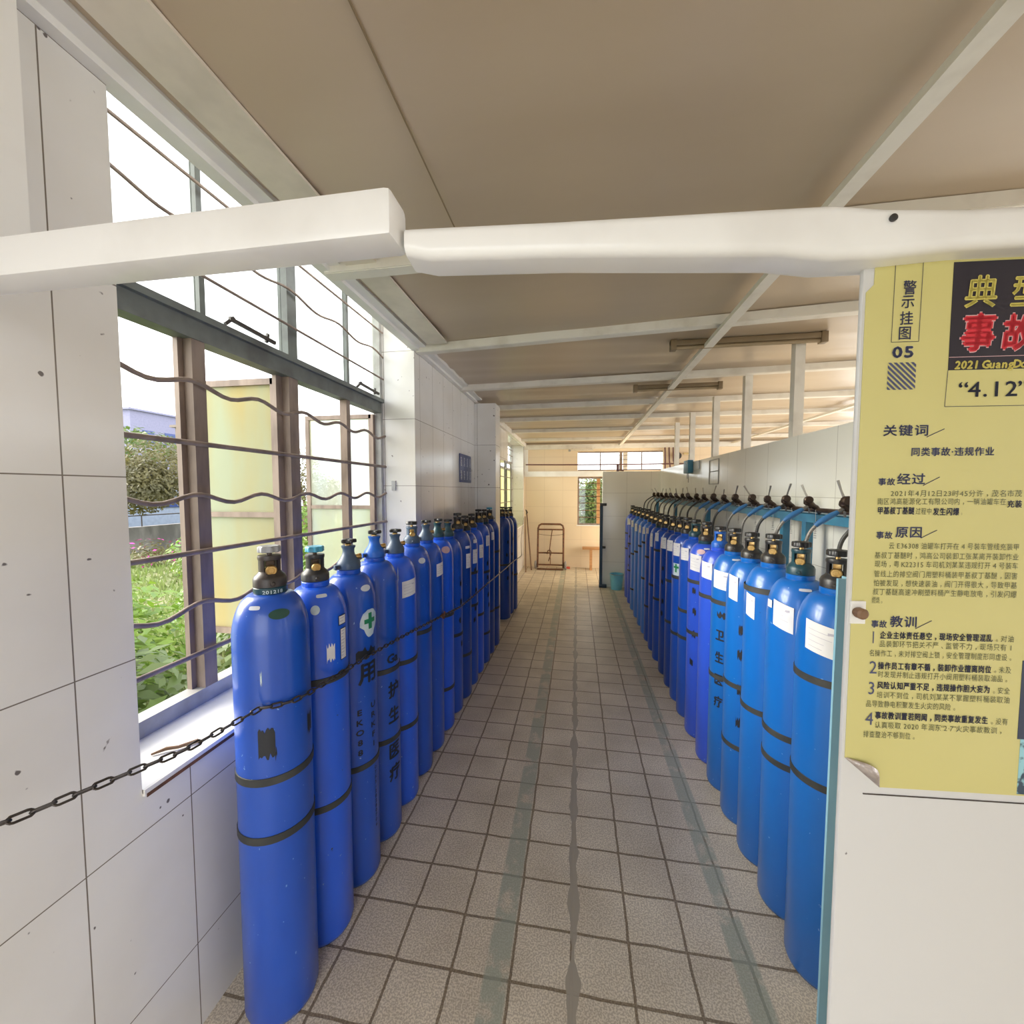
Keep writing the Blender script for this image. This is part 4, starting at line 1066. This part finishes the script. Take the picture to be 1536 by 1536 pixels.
for i, y in enumerate(lev):
    vx, vz = RX-.055, RZ+.055
    if vproto is None:
        t = thing('lever_valve', '', 'valve', (vx, y, vz), 0, 'lever valves on the manifold rack')
        # body leans from the pipe up and out over the cylinders
        m = MB().tube([(.055, 0, -.048), (.03, -.005, -.02), (.0, -.012, .0)], [.013, .015, .014], 10)
        m.tube([(.012, -.008, -.012), (-.014, -.016, .014), (-.022, -.018, .022)], [.019, .021, .012], 12)
        m.obj('body', 'valve_dark', t)
        MB().lathe([(0, -.016), (.017, -.016), (.021, -.012), (.021, .006), (.016, .010), (.007, .011), (.007, .007), (0, .007)], 18, c=(-.012, -.03, .022), axis='y').obj('cap', 'valve_dark', t)
        hnd = MB().tube([(.0, 0, 0), (.0, -.004, .05), (.0, -.012, .095)], [.006, .0045, .006], 8).obj('handle', 'steel', t)
        hnd.location = (-.004, -.008, .02)
        MB().tube([(-.004, -.008, .012), (.004, .004, -.05)], .005, 8).obj('stem', 'steel', t)
        vproto = t
    else:
        t = vproto.copy(); COL.objects.link(t); t.location = (vx, y, vz)
        for ch in list(vproto.children):
            c = ch.copy(); COL.objects.link(c); c.parent = t
    for ch in t.children:
        if ch.name.startswith('handle'):
            ch.rotation_euler = (R(rng.choice([-40, -30, 25, 35, -20, 15])), R(rng.uniform(-20, 20)), 0)
    s = rng.uniform(.9, 1.1); t.scale = (s, s, s); t.rotation_euler = (0, 0, R(rng.uniform(-14, 14)))
    t['label'] = '%s dark bronze lever valve along the rack on the right wall' % pos_w[i]
    # hose from valve, down behind the cylinders
    h = thing('gas_hose', '%s gas hose hanging from the rack behind right cylinders' % pos_w[i], 'hose', (vx, y, vz), 0, 'gas hoses under the manifold rack')
    e = rng.uniform(-.03, .03); tgt = -.07
    pts = [(-.012, -.012, -.012), (-.045, -.012, -.035), (-.085, -.008, -.062), (-.120, .0, -.095), (-.143, .012, -.145), (-.150, .02+e, -.22), (-.150, .02+e, -.33), (-.135, .02+e, -.48), (-.11, .02+e, -.62)]
    # smooth
    P = [Vector(p) for p in pts]; sm = []
    for k in range(len(P)-1):
        p0 = P[max(k-1, 0)]; p1 = P[k]; p2 = P[k+1]; p3 = P[min(k+2, len(P)-1)]
        for q in range(4):
            u = q/4
            sm.append(.5*((2*p1)+(-p0+p2)*u+(2*p0-5*p1+4*p2-p3)*u*u+(-p0+3*p1-3*p2+p3)*u**3))
    sm.append(P[-1])
    MB().tube(sm, .0085, 8).obj('hose', 'hose' if i % 3 else 'hose_dark', h, 60)
    if i < 9: MB().tube(sm[3:13], [.010+.0045*math.sin(math.pi*k/9) for k in range(10)], 10).obj('sleeve', 'sleeve', h, 60)
    if i < 8:
        ty = MB().tube([(.012, -.04, -.03), (.012, -.045, -.1), (.012, -.04, -.16)], .0012, 5)
        for q in range(5): ty.tube([(.012+.006*math.cos(a), -.043+.006*math.sin(a), -.13-.012*q) for a in [k*math.pi/4 for k in range(8)]], .0011, 4, closed=True)
        ty.obj('tether_wire', 'steel', h)

# on and above the right wall
root = thing('alarm_box', 'small dark teal box on top edge of the right wall', 'box', (1.385, 5.28, 1.97))
MB().box(-.05, .014, -.10, .10, -.075, .085, bev=.008).obj('case', 'teal_paint', root)
MB().tube([(-.02, .03, -.075), (-.02, .03, -.14)], .004, 6).tube([(-.02, -.02, -.075), (-.02, -.02, -.19)], .003, 6).obj('wire', 'guard_black', root)
for dy in (-.06, .06): MB().lathe([(0, 0), (.007, 0), (.007, .006), (0, .006)], 10, c=(-.056, dy, .05), axis='x').obj('screw', 'steel', root)
tag(MB().box(1.388, 1.4, 4.92, 5.12, 1.93, 2.03, bev=.004).obj('cover_plate', 'plate'), 'pale grey cover plate next to the teal alarm box', 'cover plate')
def outline():
    m = MB()
    for z in (1.75, 1.88, 2.0): m.box(1.394, 1.4, 4.29, 4.57, z-.004, z+.004)
    for y in (4.29, 4.57): m.box(1.394, 1.4, y-.006, y+.006, 1.75, 2.0)
    return m
tag(outline().obj('wall_frame', 'frame_light'), 'thin empty rectangular frame fixed on the right wall', 'frame')
for i, x in enumerate((1.80, 1.88, 1.96)):
    tag(MB().tube([(x+.03*i, 8.70, 2.10), (x, 8.70, 2.30), (x-.01, 8.70, 2.57)], .014, 8).obj('conduit_pipe', 'maroon_pipe'), '%s maroon conduit pipe right of the end window' % ('leftmost', 'middle', 'rightmost')[i], 'pipe', 'maroon conduits')
tag(MB().tube([(2.05, 8.72, 2.18), (2.32, 8.72, 2.18), (2.36, 8.72, 2.22), (2.36, 8.72, 2.40), (2.32, 8.72, 2.44), (2.16, 8.72, 2.44)], .022, 10).obj('elbow_pipe', 'yellow_pipe'), 'pale yellow bent pipe beyond the half height wall', 'pipe')
root = thing('wall_fan', 'dark round fitting on the end wall above the partition', 'fan', (2.05, 8.70, 2.40))
MB().lathe([(0, 0), (.06, 0), (.075, .02), (.075, .06), (.05, .085), (0, .085)], 20, axis='y').obj('case', 'guard_brown', root)
MB().lathe([(0, -.01), (.02, -.01), (.02, .0), (0, .0)], 14, axis='y').obj('hub', 'steel', root)
tag(MB().tube([(-1.1, 8.70, 2.245), (-.3, 8.70, 2.235), (.6, 8.70, 2.23), (2.3, 8.70, 2.235)], .013, 8).obj('wall_pipe', 'maroon_pipe'), 'thin maroon pipe running across the end wall above the lintel', 'pipe')

# lamps
def lamp(name, label, x0, x1, y, z, zc, mat='lamp_shell'):
    t = thing('tube_lamp', label, 'lamp', ((x0+x1)/2, y, z), 0, 'unlit tube lamps'); hx = (x1-x0)/2
    MB().box(-hx, hx, -.02, .02, .0, .035, bev=.004).obj('housing', mat, t)
    MB().lathe([(.0, -hx+.04), (.013, -hx+.04), (.013, hx-.04), (0, hx-.04)], 12, c=(0, 0, -.012), axis='x').obj('tube', 'tube', t)
    for s in (-1, 1):
        MB().box(s*(hx-.02)-.02, s*(hx-.02)+.02, -.025, .025, -.03, .04, bev=.004).obj('end_holder', mat, t)
        MB().bar((s*(hx-.02), 0, .04), (s*(hx-.02), 0, zc-z), .012, .006).obj('hanger', mat, t)
lamp('a', 'nearer unlit tube lamp hanging under the tan ceiling', .62, 1.58, 2.92, 2.66, 2.70)
lamp('b', 'farther unlit tube lamp hanging under the tan ceiling', .53, 1.33, 4.05, 2.655, 2.70)
t = thing('tube_lamp', 'small tube lamp over the end window', 'lamp', (.10, 8.68, 2.53), 0, 'unlit tube lamps')
MB().box(-.24, .24, -.02, .02, 0, .03, bev=.004).obj('housing', 'cream_edge', t)
MB().lathe([(0, -.28), (.022, -.28), (.022, -.23), (0, -.23)], 12, c=(0, 0, .005), axis='x').obj('end_holder', 'frame_light', t)
for s in (-.2, .2): MB().box(s-.01, s+.01, .015, .045, .005, .045).obj('bracket', 'cream_edge', t)

# blue wall sign
root = thing('wall_sign', 'small dark blue sign with pale writing on left wall', 'sign', (-1.148, 4.05, 1.765))
MB().box(0, .008, -.21, .21, 0, .285, bev=.002).obj('plate', 'sign_blue', root)
m = MB(); rng = random.Random(5)
for blk in range(2):
    for c in range(4):
        y = -.165+c*.11; z0 = .165 if blk else .03
        for q in range(6):
            z = z0+q*.0155
            m.box(.0083, .0088, y-.016-rng.uniform(0, .012), y+.014+rng.uniform(0, .014), z, z+.006)
            if q % 2: m.box(.0083, .0088, y-.004, y+.004, z-.006, z+.010)
m.obj('writing', 'sign_white', root)
# small switch on the far window jamb
tag(MB().box(-1.33, -1.30, 2.738, 2.752, 1.68, 1.75, bev=.003).obj('catch_plate', 'frame_light'), 'small grey catch plate on the tiled window reveal', 'plate')

# ------------------------------------------------------------------ chain in front of the left row
cx_, cy_, cr = -.96, 1.12, .119
path = [Vector((-1.138, .20, 1.165)), Vector((-1.08, .33, 1.125)), Vector((-1.0, .545, 1.085)), Vector((-.935, .80, 1.05))]
for a in (-65, -45, -25, -5): path.append(Vector((cx_+(cr+.002)*math.cos(R(a)), cy_+(cr+.002)*math.sin(R(a)), 1.035+.0006*a*-.2)))
path += [Vector((-.838, 1.5, 1.003)), Vector((-.838, 1.9, .955)), Vector((-.838, 2.4, .885)), Vector((-.836, 2.8, .828)), Vector((-.832, 3.05, .818)), Vector((-.825, 3.3, .815)), Vector((-.815, 3.65, .812))]
def resample(P, step):
    out = [P[0].copy()]; acc = 0
    for a, b in zip(P, P[1:]):
        L_ = (b-a).length; d = step-acc
        while d <= L_: out.append(a+(b-a)*(d/L_)); d += step
        acc = L_-(d-step)
    return out
pts = resample(path, .0285)
root = thing('chain', 'dark steel chain stretched across the front of the left cylinders', 'chain', tuple(path[1]))
bpy.context.view_layer.update()
m = MB()
for i in range(len(pts)-1):
    c = (pts[i]+pts[i+1])/2; d = (pts[i+1]-pts[i]).normalized()
    sd = d.cross(Vector((0, 0, 1))).normalized(); up = sd.cross(d)
    a = up if i % 2 else sd
    if i % 2 == 0: a = (sd*.75+up*.66).normalized()
    else: a = (up*.75-sd*.66).normalized()
    hl, hw = .0125, .0065
    ring = []
    for k in range(12):
        q = 2*math.pi*k/12
        ring.append(c+d*(math.copysign(hl-hw*.6, math.cos(q)) + hw*1.2*math.cos(q))*1.0+a*hw*math.sin(q))
    m.tube(ring, .0026, 6, closed=True)
under(m.obj('links', 'chain'), root)
under(MB().box(-1.1495, -1.144, .165, .225, 1.135, 1.20, bev=.0015).tube([(-1.146, .195, 1.18), (-1.125, .195, 1.178), (-1.122, .2, 1.165), (-1.135, .2, 1.158)], .004, 6).obj('wall_anchor', 'rust'), root)
hk = path[-5]
under(MB().tube([hk+Vector((0, -.02, .01)), hk+Vector((.006, 0, -.012)), hk+Vector((.004, .03, -.004)), hk+Vector((0, .05, .012))], .006, 7).tube([hk+Vector((.004, .0, .012)), hk+Vector((.006, .02, -.02))], .007, 6).obj('hook', 'rust'), root)
rp = []
key = [path[-1], Vector((-.80, 4.4, .79)), Vector((-.80, 5.1, .765)), Vector((-.80, 5.8, .72)), Vector((-.92, 6.7, .66)), Vector((-1.06, 7.7, .78)), Vector((-1.138, 8.66, 1.08))]
for k in range(len(key)-1):
    p0 = key[max(k-1, 0)]; p1 = key[k]; p2 = key[k+1]; p3 = key[min(k+2, len(key)-1)]
    for q in range(6):
        u = q/6
        rp.append(.5*((2*p1)+(-p0+p2)*u+(2*p0-5*p1+4*p2-p3)*u*u+(-p0+3*p1-3*p2+p3)*u**3))
rp.append(key[-1])
under(MB().tube(rp, .006, 6).obj('rope', 'rope'), root)

# ------------------------------------------------------------------ far corner
t = thing('hand_truck', 'rusty steel hand truck leaning on the end wall', 'hand truck', (-.545, 8.50, 0)); W_ = .275
def lean(z): return .03+.14*z
def tp(x, z): return (x, lean(z), z)
MB().tube([tp(-W_, .03), tp(-W_, .86), tp(-W_+.02, .925), tp(-W_+.07, .955), tp(W_-.07, .955), tp(W_-.02, .925), tp(W_, .86), tp(W_, .03)], .020, 8).obj('frame', 'rust', t)
for z in (.84, .34, .09): MB().tube([tp(-W_, z), tp(W_, z)], .016, 8).obj('cross_bar', 'rust', t)
MB().tube([tp(.03, .83), (.0, lean(.6)-.012, .6), (-.02, lean(.38)-.02, .40)], .010, 8).tube([(-.02, lean(.38)-.02, .40), (.0, lean(.2)-.02, .2), (.0, lean(.1), .1)], .009, 6).obj('centre_bar', 'rust', t)
MB().tube([(-.07, .055, .32), (-.05, .03, .40), (-.01, .03, .41), (.02, .04, .36), (-.01, .04, .26), (-.04, .045, .17)], .012, 6).obj('strap', 'rust', t)
sagc = [(-W_+2*W_*k/14, lean(.74)-.018, .745-.03*math.sin(math.pi*k/14)) for k in range(15)]
MB().tube(sagc, .005, 6).obj('chain', 'rust', t)
for s in (-1, 1):
    wl = MB().lathe([(0, -.02), (.075, -.02), (.085, -.008), (.085, .008), (.075, .02), (0, .02)], 24, c=(s*(W_+.045), .06, .085), axis='x').obj('wheel', 'tyre', t)
    MB().lathe([(0, -.024), (.02, -.024), (.02, .024), (0, .024)], 12, c=(s*(W_+.045), .06, .085), axis='x').obj('hub', 'rust', wl)
MB().box(-W_, W_, -.10, .03, .006, .016).obj('toe_plate', 'rust', t)
tag(MB().box(-.225, -.13, 8.62, 8.72, 0, .035, bev=.006).obj('red_block', 'red'), 'small red object on floor right of the hand truck', 'block')
for i, (p0, p1, r_, lab) in enumerate((((-1.02, 8.10, 0), (-1.10, 8.60, 1.12), .011, 'thinner brown pole leaning in the far left corner'), ((-.93, 8.35, .0), (-1.08, 8.68, 1.25), .015, 'thicker brown pole with knotted top in the far left corner'))):
    p = thing('pole', lab, 'pole', p0, 0, 'poles in the far corner'); q = Vector(p1)-Vector(p0)
    MB().tube([(0, 0, .0), q*.5+Vector((0, 0, -.0)), q], r_, 8).obj('shaft', 'brown_pole', p)
    if i: MB().tube([q*.93+Vector((-.012, 0, 0)), q*.97+Vector((.02, -.02, .0)), q*1.01+Vector((-.012, -.01, 0)), q*.95+Vector((.01, -.01, 0))], .014, 6).obj('knot', 'guard_brown', p)
t = thing('bench', 'narrow worn wooden bench at the end wall under the window', 'bench', (.55, 8.62, 0))
MB().box(-.42, .42, -.12, .12, .44, .475, bev=.004).obj('seat', 'wood', t)
for x in (-.24, .28):
    MB().bar((x, -.02, 0), (x, -.02, .44), .055, .05, up=(0, 1, 0)).bar((x, -.10, .41), (x, .10, .41), .05, .05).bar((x, -.10, .0+.02), (x, .10, .02), .05, .04).obj('leg', 'wood', t)
t = thing('bucket', 'light blue plastic bucket at the foot of the far partition', 'bucket', (.685, 6.95, 0))
MB().lathe([(0, 0), (.088, 0), (.092, .01), (.112, .25), (.119, .252), (.119, .266), (.108, .266), (.089, .016), (0, .014)], 32).obj('shell', 'bucket', t)
MB().tube([(.117*math.cos(R(a_)), .117*math.sin(R(a_))-.01, .262+.004) for a_ in range(190, 351, 16)], .004, 6).obj('handle', 'wheel_grey', t)
t = thing('door_post', 'dark navy steel post at the edge of the far partition', 'post', (.425, 7.06, 0))
MB().bar((0, 0, 0), (0, 0, 1.455), .05, .05, up=(0, 1, 0)).obj('bar', 'navy_paint', t)
MB().box(-.025, .085, -.045, -.02, 1.42, 1.465, bev=.003).obj('latch', 'guard_black', t)
MB().lathe([(0, 0), (.022, 0), (.022, .05), (0, .05)], 12, c=(.025, -.0, .70), axis='x').obj('hinge', 'guard_black', t)
MB().box(-.03, .10, -.05, .03, 0, .05, bev=.004).obj('foot', 'navy_paint', t)
tag(MB().tube([(.70, 7.16, 2.012), (.70, 7.16, 2.14)], .022, 8).tube([(.70, 7.16, 2.04), (.80, 7.16, 2.025)], .012, 6).obj('pipe_stub', 'maroon_pipe'), 'short dark pipe stub standing on top of the far partition', 'pipe')

# ------------------------------------------------------------------ outside
struct(MB().box(-45, -1.49, -12, 45, -.5, -.2).obj('ground', 'soil'), 'weedy yard ground outside the left windows', 'ground')
struct(MB().box(-1.48, 30, 8.96, 40, -.5, -.2).box(5.01, 30, -12, 8.95, -.5, -.2).box(-1.48, 5.0, -12, -1.25, -.5, -.15).obj('ground_paving', 'yard'), 'pale paving outside', 'ground')
def leaves(m, c, rad, n, size, rng, shell=.35, up=.3):
    c = Vector(c)
    for _ in range(n):
        d = Vector((rng.gauss(0, 1), rng.gauss(0, 1), rng.gauss(0, 1))).normalized()
        q = shell+(1-shell)*rng.random()**.5
        p = c+Vector((d.x*rad[0], d.y*rad[1], d.z*rad[2]))*q
        nn = (d+Vector((rng.uniform(-.8, .8), rng.uniform(-.8, .8), up+rng.uniform(-.3, .8)))).normalized()
        a = nn.orthogonal().normalized(); a.rotate(Matrix.Rotation(rng.uniform(0, 6.28), 3, nn)); b = nn.cross(a)
        l = size*rng.uniform(.7, 1.3); w_ = l*.42
        v = [m.bm.verts.new(x) for x in (p-a*l*.5, p+b*w_*.5+nn*l*.06, p+a*l*.5, p-b*w_*.5+nn*l*.06)]
        m._f(v)
    return m
def tree(label, base_, trunk_h, blobs, leafmat, size, seed, n):
    rng = random.Random(seed); t = thing('tree', label, 'tree', base_, 0, 'trees outside')
    tr = MB().tube([(0, 0, -.05), (.05, .03, trunk_h*.5), (0, .1, trunk_h)], [.16, .12, .09], 9)
    for (c, r_) in blobs[:4]: tr.tube([(0, .1, trunk_h*.9), tuple((Vector((0, .1, trunk_h))+Vector(c))/2), c], [.07, .05, .03], 6)
    tr.obj('trunk', 'bark', t)
    m = MB()
    for (c, r_) in blobs: leaves(m, c, r_, n, size, rng)
    m.obj('foliage', leafmat, t, 180)
    return t
tree('big olive green tree seen through the nearest pane', (-11.3, 10.4, -.2), 1.3, [((-.1, -1.0, 2.45), (1.2, 1.1, .85)), ((.1, .3, 2.2), (1.3, 1.1, 1.1)), ((.3, 1.3, 2.3), (1.2, 1.0, .95)), ((.2, -1.75, 2.0), (.9, .65, .75)), ((.3, .75, 1.5), (.9, .8, .55)), ((0, 2.2, 2.2), (1, 1, .9))], 'leaf_olive', .11, 1, 3400)
tree('yellow green tree seen between the two open sashes', (-12.2, 16.4, -.2), 1.2, [((0, -.4, 2.7), (1.0, 1.0, 1.3)), ((.3, .9, 1.7), (.9, 1.0, 1.1)), ((0, 1.8, 1.6), (.9, 1.0, 1.0))], 'leaf_olive', .11, 2, 2600)
tree('distant pale tree on the left skyline', (-25, 16.0, -.2), 2.5, [((0, 0, 4.6), (3.0, 2.6, 1.4)), ((0, 3.2, 4.2), (2.6, 2.4, 1.3)), ((0, -3, 4.2), (2.4, 2.4, 1.2))], 'leaf_mid', .4, 3, 700)
tree('leafy green tree outside the end window', (.5, 12.6, -.2), .8, [((-.2, 0, 1.3), (.8, .6, .75)), ((.35, .1, 1.65), (.8, .6, .7)), ((-.1, .0, 1.75), (.8, .6, .6)), ((.2, .1, .8), (1.0, .6, .5))], 'leaf_dark', .10, 5, 3200)
def bush(label, c, rad, mat, size, seed, n, flowers=0):
    rng = random.Random(seed); t = thing('bush', label, 'bush', (c[0], c[1], -.2), 0, 'bushes in the yard')
    m = MB()
    leaves(m, (0, 0, rad[2]*.75), rad, n, size, rng, .25, .8)
    m.obj('foliage', mat, t, 180)
    st = MB()
    for k in range(6):
        a = k*1.05; st.tube([(0, 0, -.02), (rad[0]*.35*math.cos(a), rad[1]*.35*math.sin(a), rad[2]*.9)], .012, 5)
    st.obj('stems', 'bark', t)
    if flowers:
        f_ = MB(); leaves(f_, (0, 0, rad[2]*.8), (rad[0]*1.05, rad[1]*1.05, rad[2]*1.05), flowers, size*1.1, rng, .9, .5); f_.obj('flowers', 'magenta', t, 180)
bush('bright leafy bush close under the nearest pane', (-2.7, 1.75, 0), (.7, .6, .6), 'leaf_mid', .13, 11, 1500)
bush('bright yellow green bush left in the nearest pane', (-4.15, 2.85, 0), (.8, .75, .62), 'leaf_bright', .12, 12, 1500)
bush('bright yellow green bush behind the nearest mullion', (-4.0, 4.4, 0), (.85, .75, .64), 'leaf_bright', .12, 13, 1500)
bush('low leafy bush under the first open sash', (-2.6, 3.15, 0), (.65, .7, .5), 'leaf_mid', .12, 14, 1200)
bush('round green bush below the olive tree', (-8.0, 7.5, 0), (.65, .65, .62), 'leaf_bright', .12, 15, 1100)
bush('flowering bush with magenta blooms in the yard', (-10.6, 8.5, 0), (.6, .7, .38), 'leaf_olive', .10, 16, 500, 60)
bush('yellow green bush seen between the two sashes', (-6.3, 8.6, 0), (.9, .9, 1.0), 'leaf_bright', .13, 17, 1400)
bush('tall green bush by the far sash', (-4.6, 7.4, 0), (.8, .8, .7), 'leaf_bright', .12, 18, 1100)
rng = random.Random(21); g = MB()
for _ in range(9000):
    d = rng.uniform(2.5, 13); a = rng.uniform(R(28), R(60)); x = -d*math.sin(a)*1.05; y = d*math.cos(a)
    if x > -1.8: continue
    h = rng.uniform(.05, .16); q = rng.uniform(0, 6.28); w_ = .012+.0015*d; lx, ly = rng.uniform(-.06, .06), rng.uniform(-.06, .06)
    g._f([g.bm.verts.new(p) for p in ((x-w_*math.cos(q), y-w_*math.sin(q), -.205), (x+w_*math.cos(q), y+w_*math.sin(q), -.205), (x+lx, y+ly, -.2+h))])
tag(g.obj('grass', 'grass', sharp=180), 'uneven green grass covering the yard outside', 'grass', kind='stuff')
t = thing('boundary_wall', 'weathered grey yard wall beyond the bushes', 'yard wall', (-13.2, 12, -.2))
MB().box(-.12, .12, -6, 8, -.02, .78).obj('wall', 'concrete', t)
MB().tube([(0, -6, 1.12), (0, 8, 1.12)], .02, 6).obj('rail', 'guard_brown', t)
for k in range(8): MB().tube([(0, -5.5+1.9*k, .77), (0, -5.5+1.9*k, 1.12)], .018, 6).obj('post', 'guard_brown', t)
def building(label, x, y, wx, wy, h, mat):
    t = thing('building', label, 'building', (x, y, -.2), 0, 'buildings beyond the yard')
    MB().box(-wx/2, wx/2, -wy/2, wy/2, -.02, h).obj('walls', mat, t)
    MB().box(-wx/2-.2, wx/2+.2, -wy/2-.2, wy/2+.2, h, h+.15).obj('roof_slab', mat, t)
    for k in range(3): MB().box(wx/2, wx/2+.05, -wy*.35+k*wy*.3, -wy*.2+k*wy*.3, h*.7, h*.82).obj('window', 'sign_blue', t)
building('tall pale lilac building far behind the trees', -36, 37.5, 5, 7, 10.2, 'bld_lilac')
building('low pale lilac building left of the tall one', -38, 30.2, 5, 6, 8.4, 'bld_lilac')
building('brown walled house just above the olive tree', -24, 24.6, 4, 4.0, 6.0, 'bld_brown')
building('pale blue shed behind the yard wall', -17.5, 13.8, 3, 9, 1.75, 'bld_blue')
